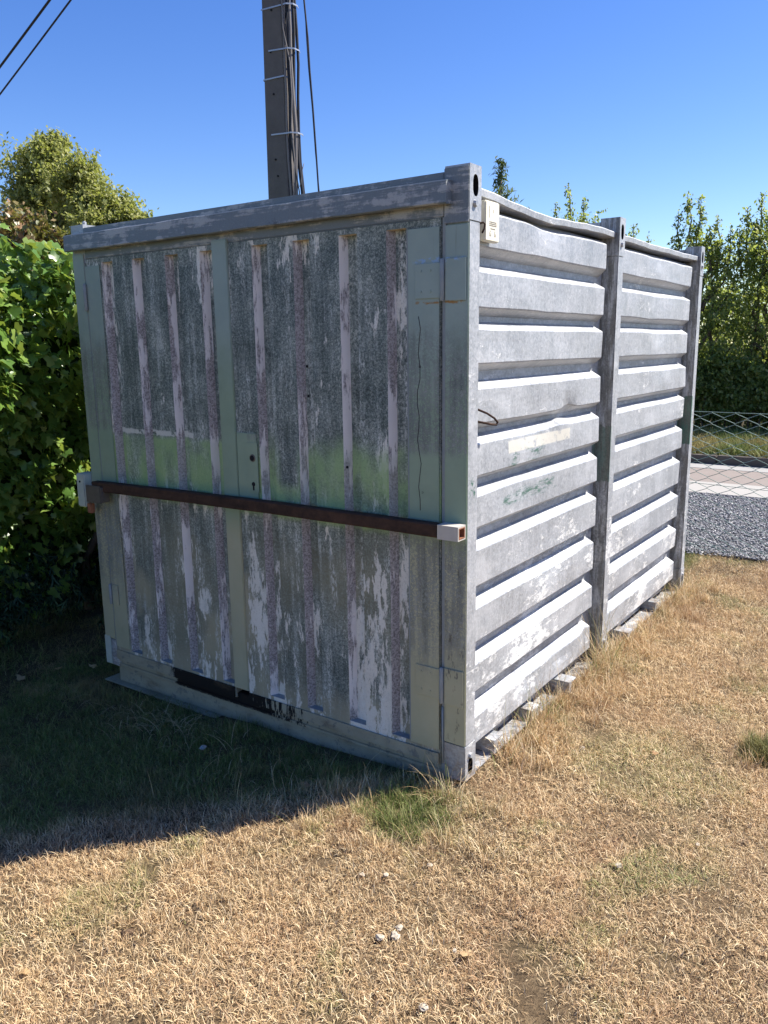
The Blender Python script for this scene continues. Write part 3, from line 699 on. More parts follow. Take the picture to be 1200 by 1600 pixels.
for py_ in (10, 77, 122, 210, -90, -200):
    z = at(437, py_, PY-.1).z+.1; k = pk(z)
    full = py_ in (10, 122); xs0 = -.12 if full else -.06
    pts = [(xs0, -.113), (.088, -.118), (.135, -.125), (.19, -.085), (.21, -.02), (.20, .03)]
    if py_ == 122: pts = [(-.118, -.05), (-.118, -.113), (.0, -.116), (.088, -.116), (.10, -.06)]
    V = []; F = []
    for (a, b) in pts:
        qx, qy = prot(a*k, b*k)
        for (dz, dn) in ((-.0065, 0), (.0065, 0)): V.append((qx, qy, z+dz+.10*(a+.1)*(1 if full else .25)))
    for i in range(len(pts)-1): F.append((2*i, 2*i+2, 2*i+3, 2*i+1))
    o = link('strap', pyd(V, F), 'strap_steel', UP); md = o.modifiers.new('thick', 'SOLIDIFY'); md.thickness = .004; md.offset = 1
for py_ in (14, 80, 147, 250, 276): 
    z = at(432, py_, PY-.1).z+.1; k = pk(z); a = prot((-.03+random.uniform(-.02, .03))*k, -.1095*k)
    bm = bmesh.new(); bmesh.ops.create_cone(bm, segments=10, radius1=.010, radius2=.010, depth=.004, cap_ends=True, matrix=Matrix.Translation((a[0], a[1]-.004, z)) @ Matrix.Rotation(ang, 4, 'Z') @ Matrix.Rotation(math.pi/2, 4, 'X')); link('bolt_hole', fin(bm), 'dark_hole', UP)
# dead twig beside the pole top edge of the container
tube('twig', [at(469, 292, PY)-UP.location, at(471, 278, PY)-UP.location, at(472, 266, PY)-UP.location, at(475, 255, PY)-UP.location], [.008, .006, .005, .003], 'cable_grey', UP, 5)
# slack drop wires
def wire(name, label, pxs, Y, r_, grp=None):
    pts = [at(px, py, Y) for px, py in pxs]
    V, F = tube_arr(pts, r_, 6); tag(link(name, pyd(V, F, True), 'cable_black'), label, 'cable', grp)
wire('drop_wire', 'thicker slack black wire hanging beside the utility pole', [(462, -330), (472, -60), (475, 0), (481, 60), (484, 110), (489, 170), (494, 240), (498, 300), (500, 420), (500, 640)], 4.3, .009)
wire('drop_wire', 'thinner slack black wire hanging behind the thicker one beside the pole', [(462, -330), (472, -60), (477, 20), (479, 60), (482, 105), (488, 170), (493, 240), (499, 300), (502, 420), (502, 640)], 4.45, .005)
for (pa, pe, nm, r_) in (((425, -480), (-170, 326), 'upper', .016), ((425, -430), (-170, 366), 'lower', .012)):
    a = at(*pa, PY); b = CAM+ray(*pe)*16; pts = []
    for i in range(25):
        t = i/24; p = a.lerp(b, t); p.z -= .06*4*t*(1-t); pts.append(p)
    V, F = tube_arr(pts, r_, 6); tag(link('overhead_cable', pyd(V, F, True), 'cable_black'), nm+' of two black cables running from the pole top over the hedge', 'cable', 'overhead cables from the pole')

# ------------------------------------------------------------------ chain link fence
FY, FZ0, FZ1 = 4.21, .0, 1.15
FN = thing('chain_link_fence', 'low green chain link fence between dry lawn and gravel', 'fence', (0, FY, 0))
def chain():
    dw = .088; nz = 26; dzz = (FZ1-.015)/nz; pts = []
    for i in range(nz+1):
        s = 1 if i % 2 else -1; z = .012+i*dzz
        pts.append((s*dw*.5*1.0, .0035, z-.004)); pts.append((s*dw*.5*1.0, -.0035, z+.004))
    V, F = tube_arr(pts, .0024, 5); me = pyd(V, F, True); me.materials.append(MT['fence_wire'])
    for i in range(155):
        o = bpy.data.objects.new('mesh_wire', me); COL.objects.link(o); o.parent = FN; o.location = (-6.6+i*dw, 0, 0); o.rotation_euler.z = math.pi*(i % 2)
    for z, r_, sag in ((FZ1, .0028, .006), (.60, .0022, .05), (.06, .002, .01)):
        pts = [(-6.7+i*.25, -.006, z+.004-sag*math.sin(math.pi*(((-6.7+i*.25)+.9) % 3)/3)) for i in range(55)]
        tube('tension_wire', pts, r_, 'fence_wire', FN, 5)
    for x in (-6.7, -3.9, -.9, 2.1, 5.1): tube('post', [(x, .03, -.1), (x, .03, 1.2), (x, .03, 1.215)], [.021, .021, .012], 'fence_wire', FN, 10)
chain()

# ------------------------------------------------------------------ stuff: gravel, grass
def gravel_stones():
    N = 60000; x = rng.uniform(-3.6, 3., N); y = rng.uniform(4.14, 6.95, N)+.04*np.sin(x*7); s = rng.uniform(.004, .011, N)*rng.choice([1, 1, 1.6], N)
    base = np.array([(1, 0, 0), (-1, 0, 0), (0, 1, 0), (0, -1, 0), (0, 0, 1), (0, 0, -1)], float)
    T = np.array([(0, 2, 4), (2, 1, 4), (1, 3, 4), (3, 0, 4), (2, 0, 5), (1, 2, 5), (3, 1, 5), (0, 3, 5)])
    j = base[None]*rng.uniform(.6, 1.3, (N, 6, 1))+rng.normal(0, .18, (N, 6, 3)); q = rng.normal(size=(N, 4)); q /= np.linalg.norm(q, axis=1)[:, None]
    a, b, c, d = q.T
    Rm = np.stack([1-2*(c*c+d*d), 2*(b*c-a*d), 2*(b*d+a*c), 2*(b*c+a*d), 1-2*(b*b+d*d), 2*(c*d-a*b), 2*(b*d-a*c), 2*(c*d+a*b), 1-2*(b*b+c*c)], 1).reshape(N, 3, 3)
    v = np.einsum('nij,nkj->nki', Rm, j)*s[:, None, None]; v[:, :, 2] *= .8
    v += np.stack([x, y, .002+s*.3*rng.uniform(0, 1.6, N)], 1)[:, None]
    tri = (np.arange(N)[:, None, None]*6+T[None]).reshape(-1, 3)
    me = npmesh(v.reshape(-1, 3), tri, {'lc': np.repeat(rng.uniform(0, 1, N)**1.2, 6)})
    tag(link('gravel', me, 'gravel_stone'), 'loose grey crushed gravel behind the wire fence', None, kind='stuff')
gravel_stones()

def blades(px, py, pz, length, width, lean, nseg=3, curl=.6):
    """blades as tapered strips; returns verts, tris, colour and height attributes"""
    N = len(px); az = rng.uniform(0, 2*np.pi, N); dirx, diry = np.cos(az), np.sin(az); sx, sy = -diry, dirx
    tw = rng.uniform(-.9, .9, N); cx, cy = sx*np.cos(tw)+dirx*np.sin(tw), sy*np.cos(tw)+diry*np.sin(tw)
    V = np.zeros((N, 2*nseg+1, 3)); th = lean*.45; pos = np.stack([px, py, pz], 1).astype(float); hgt = np.zeros((N, 2*nseg+1))
    for s in range(nseg+1):
        wdt = width*(1-s/nseg)**.7
        if s < nseg:
            V[:, 2*s] = pos+np.stack([cx, cy, np.zeros(N)], 1)*wdt[:, None]; V[:, 2*s+1] = pos-np.stack([cx, cy, np.zeros(N)], 1)*wdt[:, None]; hgt[:, 2*s:2*s+2] = s/nseg
        else: V[:, 2*s] = pos; hgt[:, 2*s] = 1
        st = length/nseg; pos = pos+np.stack([dirx*np.sin(th)*st, diry*np.sin(th)*st, np.cos(th)*st], 1); th = th+lean*curl/nseg*1.6
    T = []
    for s in range(nseg-1): T += [(2*s, 2*s+1, 2*s+3), (2*s, 2*s+3, 2*s+2)]
    T.append((2*nseg-2, 2*nseg-1, 2*nseg)); T = np.array(T); k = 2*nseg+1
    tri = (np.arange(N)[:, None, None]*k+T[None]).reshape(-1, 3)
    return V.reshape(-1, 3), tri, np.repeat(rng.uniform(0, 1, N), k), hgt.ravel()

SRC = bpy.data.collections.new('grass_sources')
def clump(n, rad, lmin, lmax, wmin, wmax, l0, l1, mat):
    r_ = rad*np.sqrt(rng.uniform(0, 1, n)); a = rng.uniform(0, 2*np.pi, n)
    V, T, c, h = blades(r_*np.cos(a), r_*np.sin(a), np.full(n, -.004)+rng.uniform(-.004, .006, n), rng.uniform(lmin, lmax, n), rng.uniform(wmin, wmax, n), rng.uniform(l0, l1, n))
    me = npmesh(V, T, {'lc': c, 'tip': h}); me.materials.append(MT[mat]); return me
def scatter(name, label, metas, pts, scl, mat_name):
    col = bpy.data.collections.new(name+'_clumps')
    for k, me in enumerate(metas): col.objects.link(bpy.data.objects.new('%s_clump_%02d' % (name, k), me))
    N = len(pts); me = bpy.data.meshes.new('mesh'); me.vertices.add(N); me.vertices.foreach_set('co', np.asarray(pts, np.float32).ravel())
    a = me.attributes.new('rot', 'FLOAT_VECTOR', 'POINT'); rv = np.zeros((N, 3), np.float32); rv[:, 2] = rng.uniform(0, 6.28, N); rv[:, :2] = rng.normal(0, .08, (N, 2)); a.data.foreach_set('vector', rv.ravel())
    a = me.attributes.new('scl', 'FLOAT', 'POINT'); a.data.foreach_set('value', np.asarray(scl, np.float32))
    a = me.attributes.new('idx', 'INT', 'POINT'); a.data.foreach_set('value', rng.integers(0, len(metas), N).astype(np.int32))
    o = bpy.data.objects.new(name, me); COL.objects.link(o); me.materials.append(MT[mat_name]); tag(o, label, None, kind='stuff')
    ng = bpy.data.node_groups.new(name+'_nodes', 'GeometryNodeTree')
    ng.interface.new_socket('Geometry', in_out='INPUT', socket_type='NodeSocketGeometry'); ng.interface.new_socket('Geometry', in_out='OUTPUT', socket_type='NodeSocketGeometry')
    nn = ng.nodes; gi = nn.new('NodeGroupInput'); go = nn.new('NodeGroupOutput'); ip = nn.new('GeometryNodeInstanceOnPoints'); ci = nn.new('GeometryNodeCollectionInfo')
    ci.inputs['Collection'].default_value = col; ci.inputs['Separate Children'].default_value = True; ci.inputs['Reset Children'].default_value = True; ip.inputs['Pick Instance'].default_value = True
    def na(nm, ty): q = nn.new('GeometryNodeInputNamedAttribute'); q.data_type = ty; q.inputs['Name'].default_value = nm; return q.outputs[0]
    ng.links.new(gi.outputs[0], ip.inputs['Points']); ng.links.new(ci.outputs[0], ip.inputs['Instance'])
    ng.links.new(na('rot', 'FLOAT_VECTOR'), ip.inputs['Rotation']); ng.links.new(na('scl', 'FLOAT'), ip.inputs['Scale']); ng.links.new(na('idx', 'INT'), ip.inputs['Instance Index'])
    ng.links.new(ip.outputs[0], go.inputs[0]); md = o.modifiers.new('scatter', 'NODES'); md.node_group = ng
    return o
def outside(x, y, m=.0): return ~((x > -W-.03+m) & (x < .0-m) & (y > -.02+m) & (y < L+.03-m))
def lawn_grass():
    dryc = [clump(180, .10, .012, .050, .0006, .0018, .4, 3.3, 'grass_blades') for _ in range(10)]
    X = []; S_ = []
    def region(x0, x1, y0, y1, dens, s0, s1):
        n = int((x1-x0)*(y1-y0)*dens); x = rng.uniform(x0, x1, n); y = rng.uniform(y0, y1, n); k = outside(x, y); x, y = x[k], y[k]
        bare = np.array([mnoise.noise(Vector((a*2.6, b*2.6, 3.)))*.7+mnoise.noise(Vector((a*9, b*9, 6.)))*.5 for a, b in zip(x, y)]); kk = bare < rng.uniform(.05, .65, len(x))
        x, y = x[kk], y[kk]; X.append(np.stack([x, y, gz(x, y)], 1)); S_.append(rng.uniform(s0, s1, len(x)))
    region(-2.6, 2.6, -2.2, 1.2, 330, .65, 1.15); region(-.3, 3.2, 1.2, 4.17, 260, .8, 1.35); region(-6, -2.6, -3., 3., 90, .9, 1.5); region(2.6, 6, -3.4, 4.1, 100, .9, 1.5); region(-2.6, 2.6, -4.2, -2.2, 130, .9, 1.4)
    region(-6, -.3, 3.2, 4.17, 90, .9, 1.5)
    scatter('lawn_grass', 'short dry matted grass with greener patches and painted-in shade near the container', dryc, np.concatenate(X), np.concatenate(S_), 'grass_blades')
    # greener, longer tufts at the container foot and in its shade
    gc = [clump(46, .05, .05, .13, .0010, .0022, .25, 1.2, 'grass_blades') for _ in range(6)]
    P = []; Sc = []
    def put(x, y, s): P.append((x, y, float(gz(x, y)))); Sc.append(s)
    for i in range(170): put(random.uniform(-2.4, .05), -.06-abs(random.gauss(0, .12)), random.uniform(.35, .85)*(.6+.4*random.random()))
    for i in range(95): put(random.gauss(-.18, .24), random.gauss(-.30, .13)-.03, random.uniform(.3, .9))
    for i in range(260): put(random.uniform(-2.4, -.2), random.uniform(-1.3, -.15), random.uniform(.25, .6))
    for i in range(40): put(random.gauss(.93, .07), random.gauss(.9, .07), random.uniform(.6, 1.1))
    for i in range(170): put(abs(random.gauss(.05, .10))+.01, random.uniform(.2, 3.2), random.uniform(.5, 1.2))
    for i in range(6): put(random.gauss(-.66, .1), random.gauss(-1.22, .08), random.uniform(.25, .4))
    P = np.array(P); Sc = np.array(Sc); k = outside(P[:, 0], P[:, 1], .01); scatter('green_grass', 'longer green grass tufts along the foot of the container', gc, P[k], Sc[k], 'grass_blades')
lawn_grass()
def dry_tufts():
    # long bleached grass along the side wall, heavier round the middle post
    x = []; y = []; l_ = []; le = []
    def add(n, f, a, b, c, d):
        for _ in range(n):
            p = f(); x.append(p[0]); y.append(p[1]); l_.append(random.uniform(a, b)); le.append(random.uniform(c, d))
    add(850, lambda: (abs(random.gauss(.03, .11))+.005, random.uniform(.40, 3.3)), .05, .20, .4, 2.7)
    add(70, lambda: (abs(random.gauss(.03, .05))+.01, random.uniform(.1, .45)), .05, .14, .4, 2.2)
    add(260, lambda: (random.gauss(-.35, .28), -.42+random.gauss(0, .10)), .04, .11, .3, 2.0)
    add(260, lambda: (abs(random.gauss(.0, .06))+.006, random.gauss(1.38, .14)), .12, .34, .3, 1.5)
    add(36, lambda: (abs(random.gauss(.0, .03))+.006, random.gauss(1.40, .08)), .30, .55, .1, .5)
    add(260, lambda: (random.gauss(.02, .05)+.02, random.gauss(2.95, .2)), .1, .25, .3, 1.5)
    add(120, lambda: (abs(random.gauss(.0, .03))+.006, random.gauss(.62, .18)), .15, .34, .2, 1.2)
    add(120, lambda: (-.03+random.gauss(0, .05), -.07-abs(random.gauss(0, .07))), .08, .24, .3, 1.6)
    add(60, lambda: (random.uniform(-1.1, -.05), -.40-random.gauss(.1, .12)+.3*random.random()), .08, .20, .2, 1.2)
    add(260, lambda: (random.gauss(-1.65, .22), -.14-abs(random.gauss(.0, .09))), .10, .22, 1.2, 2.4)
    add(420, lambda: (random.uniform(-1.2, 1.9), random.uniform(-1.9, 3.6)), .04, .10, .9, 2.8)
    x = np.array(x); y = np.array(y); V, T, c, h = blades(x, y, gz(x, y)-.006, np.array(l_), rng.uniform(.0008, .0018, len(x)), np.array(le), 5, .75)
    me = npmesh(V, T, {'lc': c, 'tip': h}); tag(link('tall_dry_grass', me, 'dry_stalk'), 'long bleached grass stalks growing along the container side', None, kind='stuff')
dry_tufts()
def verge_grass():
    vc = [clump(70, .16, .06, .20, .003, .007, .3, 1.4, 'verge_blades') for _ in range(5)]
    n = 2600; x = rng.uniform(-9, 5, n); y = rng.uniform(9.5, 12.6, n)
    scatter('verge_grass', 'yellow green grass on the verge beyond the road', vc, np.stack([x, y, np.full(n, .10)], 1), rng.uniform(.7, 1.4, n), 'verge_blades')
verge_grass()

# ---- small things lying on the grass
def crumpled_leaf(seed, size):
    rr = random.Random(seed); V = [(0, 0, .012*size/.05)]; F = []; n = 11
    for k in range(n):
        a = 2*math.pi*k/n; r_ = size*(.6+.4*abs(math.cos(a*.5)))*(1 if k % 2 else .72); V.append((r_*math.cos(a), r_*.7*math.sin(a), rr.uniform(0, .4)*size))
    for k in range(n): F.append((0, 1+k, 1+(k+1) % n))
    return pyd(V, F)
for i, (x, y, s, lab, grp) in enumerate([(.45, -.79, .030, 'large pale curled dead leaf beside a pebble on the dry grass', None), (-.57, -1.53, .024, 'small yellow dead leaf lying alone on matted dry grass', None),
        (-.57, -.30, .030, 'brown dead leaf in the shade before the door sill', None), (.98, 1.35, .03, 'dead leaf on the dry grass beside the ribbed wall', 'dead leaves by the ribbed wall'), (.42, 1.25, .028, 'dead leaf on the dry grass beside the ribbed wall', 'dead leaves by the ribbed wall'),
        (.55, .62, .025, 'dead leaf on the dry grass beside the ribbed wall', 'dead leaves by the ribbed wall'), (-2.78, -.22, .045, 'dead leaf on the dark soil under the ivy hedge', 'dead leaves under the hedge'), (-2.72, -.02, .04, 'dead leaf on the dark soil under the ivy hedge', 'dead leaves under the hedge'), (-2.55, .1, .04, 'dead leaf on the dark soil under the ivy hedge', 'dead leaves under the hedge')]):
    o = link('dead_leaf', crumpled_leaf(i, s), 'dead_leaf', None, (x, y, float(gz(x, y))+.016)); o.rotation_euler = (random.uniform(-.3, .3), random.uniform(-.3, .3), random.uniform(0, 6)); tag(o, lab, 'leaf', grp)
def pebble(s, seed):
    bm = bmesh.new(); bmesh.ops.create_icosphere(bm, subdivisions=2, radius=s)
    for v in bm.verts:
        n = mnoise.noise(v.co*(1.4/s)+Vector((seed*7, 0, 0))); n2 = mnoise.noise(v.co*(4/s)+Vector((0, seed*3, 0))); v.co *= 1+.7*n+.25*n2; v.co.z *= .45
    return fin(bm)
for i, (x, y, s) in enumerate([(.225, -.80, .011), (.235, -.835, .014), (.20, -.865, .014), (.41, -.79, .007), (.45, -1.02, .012), (.67, -.15, .013), (.14, -.49, .009), (-.02, -.66, .010), (.28, .52, .012), (.86, .10, .008), (.05, -.62, .009)]):
    tag(link('pebble', pebble(s, i), 'pebble_stone', None, (x, y, float(gz(x, y))+.012)), 'small pale pebble lying on the sunlit dry grass', 'pebble', 'pale pebbles on the dry lawn')
tag(link('pebble', pebble(.016, 30), 'white_box', None, (-1.19, -.29, float(gz(-1.19, -.29))+.012)), 'white pebble in the shade before the black stained sill', 'pebble')
for i, (x, y, s) in enumerate([(.98, .23, .022), (-.48, -1.25, .026), (.72, -.10, .018)]):
    tag(link('mud_clod', pebble(s, i+50), 'mud_clod', None, (x, y, float(gz(x, y))+.002)), ['crumbly dark earth clod on open dry grass away from the container', 'dark earth clod in front of the green grass patch', 'dark earth clod behind a pale pebble'][i], 'clod')

# ------------------------------------------------------------------ vegetation
def leaf_mesh():     # ivy: five points, folded along the midrib
    o = [(0, -.05), (.22, -.18), (.50, .05), (.30, .30), (.36, .58), (.14, .62), (0, 1.05)]
    V = [(0, y, .0) for y in (0, .32, .62)]; V[0] = (0, -.05, 0); V.append((0, 1.05, -.14)); V[1] = (0, .32, .03); V[2] = (0, .62, .0)
    L_ = [(x, y, .16*abs(x)+(-.05*y*y)) for x, y in o[1:6]]; V += L_; V += [(-x, y, z) for x, y, z in L_]
    F = []
    for s, fl in ((4, 0), (9, 1)):
        f = [(0, s, 1), (s, s+1, 1), (s+1, s+2, 1), (1, s+2, 2), (s+2, s+3, 2), (s+3, s+4, 2), (2, s+4, 3)]
        F += [q if not fl else q[::-1] for q in f]
    V = np.array(V, float); V[:, 1] -= .3; return V, np.array(F)
def orient(N, up_=None, spread=.6):
    """random rotation matrices whose z axis is near the normals N and whose y axis points mostly down"""
    n = N+rng.normal(0, spread, N.shape); n /= np.linalg.norm(n, axis=1)[:, None]
    d = np.zeros_like(n); d[:, 2] = -1; d += rng.normal(0, .55, n.shape); y = d-n*np.sum(d*n, 1)[:, None]; y /= np.linalg.norm(y, axis=1)[:, None]+1e-9
    x = np.cross(y, n); return np.stack([x, y, n], 2)
def place(base, T, pos, Rm, size, lcv):
    v = np.einsum('nij,kj->nki', Rm, base)*size[:, None, None]+pos[:, None]
    tri = (np.arange(len(pos))[:, None, None]*len(base)+T[None]).reshape(-1, 3)
    return v.reshape(-1, 3), tri, np.repeat(lcv, len(base))
def hedge():
    root = thing('ivy_hedge', 'tall broad-leaved ivy hedge growing beside the container', 'hedge', (-3.5, .5, -.12))
    # surface points on a lumpy block: front, container side, top
    def lump(a, b, s): return np.array([mnoise.noise(Vector((p*1.6, q*1.6, s)))*.30+mnoise.noise(Vector((p*4, q*4, s+9)))*.17 for p, q in zip(a, b)])
    def face(y, z): return np.minimum(-3.14+.30*sst(.5, 1.75, z)+lump(y, z, 5.)*1.15-np.maximum(0, z-1.9)**2*1.6, np.where(y > -.15, -2.34, -2.2))
    n = 20000; y = rng.uniform(-2.2, 3.3, n); z = rng.uniform(.08, 2.30, n); Pf = np.stack([face(y, z), y, z], 1)
    n = 12000; x = rng.uniform(-4.6, -2.80, n); y = rng.uniform(-2.2, 3.4, n); z = 2.17+lump(x, y, 8.)*.75-np.maximum(0, x+2.85)*.35; Pt = np.stack([x, y, z], 1)
    n = 160; y = rng.uniform(-1, .4, n); x = rng.uniform(-3.8, -2.9, n); Pt = np.concatenate([Pt, np.stack([x, y, 2.2+rng.uniform(0, .18, n)], 1)])
    P = np.concatenate([Pf, Pt]); nf = len(Pf); depth = rng.exponential(.11, len(P))
    N = np.concatenate([np.tile([.85, .30, .85], (nf, 1)), np.tile([.45, .2, 1], (len(Pt), 1))]).astype(float)
    Nn = np.concatenate([np.tile([1, 0, .05], (nf, 1)), np.tile([0, 0, 1.], (len(Pt), 1))]); P = P-Nn*depth[:, None]
    P = P[:, :]; k = P[:, 0] < -2.28; P, N = P[k], N[k]
    base, T = leaf_mesh(); Rm = orient(N/np.linalg.norm(N, axis=1)[:, None], None, .60); size = rng.uniform(.035, .10, len(P)); lc = rng.uniform(0, 1, len(P))
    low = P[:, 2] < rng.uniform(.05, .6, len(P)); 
    off = np.array(root.location)
    # nearest leaves that show largest become objects of their own
    pc_ = np.array([(Vector(p)-CAM).dot(fw) for p in P]); uu = np.array([600+FPX*(Vector(p)-CAM).dot(r2)/max(d, .1) for p, d in zip(P, pc_)]); vv = np.array([800-FPX*(Vector(p)-CAM).dot(u2)/max(d, .1) for p, d in zip(P, pc_)])
    score = size/pc_-(np.concatenate([depth])[k])*.12; ok = (uu > -20) & (uu < 160) & (vv > 330) & (vv < 980) & ~low
    idx = np.where(ok)[0]; idx = idx[np.argsort(-score[idx])][:300]; big = np.zeros(len(P), bool); big[idx] = True
    me = npmesh(base, T, {'lc': np.zeros(len(base))}); me.materials.append(MT['ivy_leaf'])
    for i in idx:
        o = bpy.data.objects.new('leaf', me); COL.objects.link(o); o.parent = root
        m = Matrix([list(Rm[i][r_]*size[i])+[P[i][r_]-off[r_]] for r_ in range(3)]+[[0, 0, 0, 1]]); o.matrix_local = m
    rest = ~big & ~low
    V, T2, c = place(base, T, P[rest]-off, Rm[rest], size[rest], lc[rest]); o = link('foliage', npmesh(V, T2, {'lc': c}), 'ivy_leaf', root); o['kind'] = 'stuff'
    # dark feathery sprays low down
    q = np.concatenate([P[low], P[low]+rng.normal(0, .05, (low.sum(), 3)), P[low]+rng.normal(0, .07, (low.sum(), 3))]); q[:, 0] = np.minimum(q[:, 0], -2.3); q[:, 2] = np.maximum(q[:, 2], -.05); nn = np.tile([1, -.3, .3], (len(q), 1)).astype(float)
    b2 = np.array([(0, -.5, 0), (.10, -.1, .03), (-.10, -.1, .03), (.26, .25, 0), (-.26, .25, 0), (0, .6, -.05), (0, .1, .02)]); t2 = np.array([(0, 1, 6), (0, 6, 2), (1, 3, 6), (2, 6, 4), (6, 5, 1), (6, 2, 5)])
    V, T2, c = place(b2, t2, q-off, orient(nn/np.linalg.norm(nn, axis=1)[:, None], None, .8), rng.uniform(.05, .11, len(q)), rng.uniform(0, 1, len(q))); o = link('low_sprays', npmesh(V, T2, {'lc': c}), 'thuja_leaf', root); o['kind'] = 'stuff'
    for i in range(16):
        x0 = random.uniform(-4.4, -3.2); y0 = random.uniform(-2., 3.); pts = [(x0+random.gauss(0, .08)*j-off[0], y0+random.gauss(0, .07)*j-off[1], -.05+j*.36-off[2]) for j in range(7)]
        tube('stem', pts, [.035, .03, .026, .022, .018, .012, .006], 'bark', root, 6)
    # lumpy solid core, added inside to stop light passing straight through
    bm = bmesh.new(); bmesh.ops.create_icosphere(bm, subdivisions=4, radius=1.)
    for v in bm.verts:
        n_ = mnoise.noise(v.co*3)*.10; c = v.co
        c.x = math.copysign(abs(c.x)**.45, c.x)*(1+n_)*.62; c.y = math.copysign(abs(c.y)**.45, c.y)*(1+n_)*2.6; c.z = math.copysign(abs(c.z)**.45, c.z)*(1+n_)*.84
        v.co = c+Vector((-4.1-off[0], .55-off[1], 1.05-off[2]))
    o = link('light_block_core', fin(bm), 'thuja_leaf', root)
hedge()

def crown_quads(centers, radii, nper, size, flat=.8, hang=.3):
    """leaves strung along short twigs that leave each centre, so the outline stays feathery"""
    P = []; N = []
    for c, r_, np_ in zip(centers, radii, nper):
        nt = max(3, int(np_/11)); d = rng.normal(size=(nt, 3))+np.array([0, 0, .35]); d /= np.linalg.norm(d, axis=1)[:, None]
        ln = r_*rng.uniform(.5, 1.7, nt); st = np.array(c)+rng.normal(0, .35*r_, (nt, 3))
        t = rng.uniform(.15, 1, (nt, 11)); p = st[:, None]+d[:, None]*(t*ln[:, None])[:, :, None]+rng.normal(0, size*.45, (nt, 11, 3)); p[:, :, 2] -= hang*.25*(t*t)*ln[:, None]
        P.append(p.reshape(-1, 3)); N.append((np.repeat(d, 11, 0)*.5+np.array([.3, .1, .7])))
    P = np.concatenate(P); N = np.concatenate(N); N /= np.linalg.norm(N, axis=1)[:, None]
    base = np.array([(0, -.5, 0), (.30, .0, .06), (-.30, .0, .06), (0, .55, -.04)]); T = np.array([(0, 1, 3), (0, 3, 2)])
    return place(base, T, P, orient(N, None, .75), rng.uniform(size*.5, size*1.3, len(P)), rng.uniform(0, 1, len(P)))
def limb(p, q, r0, r1, n=5, bend=.12):
    p, q = Vector(p), Vector(q); l_ = (q-p).length; pts = []
    for i in range(n+1):
        t = i/n; pts.append(p.lerp(q, t)+Vector((random.gauss(0, 1), random.gauss(0, 1), 0))*l_*bend*.25*math.sin(math.pi*t))
    return tube_arr(pts, [r0+(r1-r0)*i/n for i in range(n+1)], 6)
def joinarr(parts):
    V = []; F = []
    for v, f in parts: k = len(V); V += v; F += [tuple(i+k for i in q) for q in f]
    return V, F
def tree(name, label, loc, clusters, leaf, mat, nper, trunk_r=.14, group=None, cat='tree', stems=1, flat=.85):
    """clusters: list of (dx, dy, z, r) leaf masses relative to the foot"""
    root = thing(name, label, cat, loc, group); parts = []; zmax = max(c[2] for c in clusters)
    for s in range(stems):
        ox = 0 if stems == 1 else random.uniform(-.4, .4); parts.append(limb((ox*.3, 0, -.1), (ox, random.uniform(-.1, .1), zmax*.8), trunk_r/math.sqrt(stems), trunk_r*.25, 8))
    for c in clusters:
        z0 = max(.3, c[2]-max(.5, abs(c[0])+abs(c[1]))*.9); z0 = min(z0, zmax*.78); parts.append(limb((c[0]*.08, c[1]*.08, z0), (c[0], c[1], c[2]+c[3]*.3), trunk_r*.35, .012, 5, .25))
    V, F = joinarr(parts); link('trunk', pyd(V, F, True), 'bark', root)
    cc = []; rr = []; cnt = []
    for c in clusters:
        for q in range(max(4, int(c[3]*15))):
            d = Vector((random.gauss(0, 1), random.gauss(0, 1), random.gauss(0, 1))).normalized()*c[3]*random.uniform(.2, 1.15); cc.append((c[0]+d.x, c[1]+d.y, c[2]+d.z*flat)); rr.append(c[3]*random.uniform(.4, .85))
    V, T, a = crown_quads(cc, rr, [nper*(.45+.55*min(1., r_/.28)) for r_ in rr], leaf, flat); o = link('crown', npmesh(V, T, {'lc': a}), mat, root); return root
def px_clusters(foot, lst):
    out = []
    for (px, py, rpx, dy) in lst:
        p = at(px, py, foot.y+dy); d = (p-CAM).dot(fw); out.append((p.x-foot.x, dy, p.z-foot.z, rpx*d/FPX))
    return out
# far tree above the hedge
p = at(95, 420, 13.); foot = Vector((p.x, 13., 0.))
tree('tree', 'olive green round-topped tree standing beyond the ivy hedge', foot, px_clusters(foot, [(85, 245, 30, 0), (60, 285, 38, .3), (110, 280, 38, -.3), (45, 330, 38, 0), (85, 330, 45, .4), (128, 318, 34, .2), (160, 318, 30, 0), (185, 335, 28, .2), (205, 350, 22, 0), (150, 360, 40, -.4), (95, 390, 50, 0), (40, 390, 45, 0), (180, 390, 40, 0)]), .125, 'olive_leaf', 620, .22)
p = at(30, 400, 6.); foot = Vector((p.x, 6., 0.))
tree('shrub', 'reddish brown tinged shrub rising behind the ivy hedge', foot, px_clusters(foot, [(45, 345, 26, 0), (15, 345, 26, 0), (70, 370, 26, .2), (20, 385, 34, 0), (60, 400, 30, 0), (95, 380, 18, .2)]), .13, 'rust_leaf', 110, .06, None, 'shrub', 3)
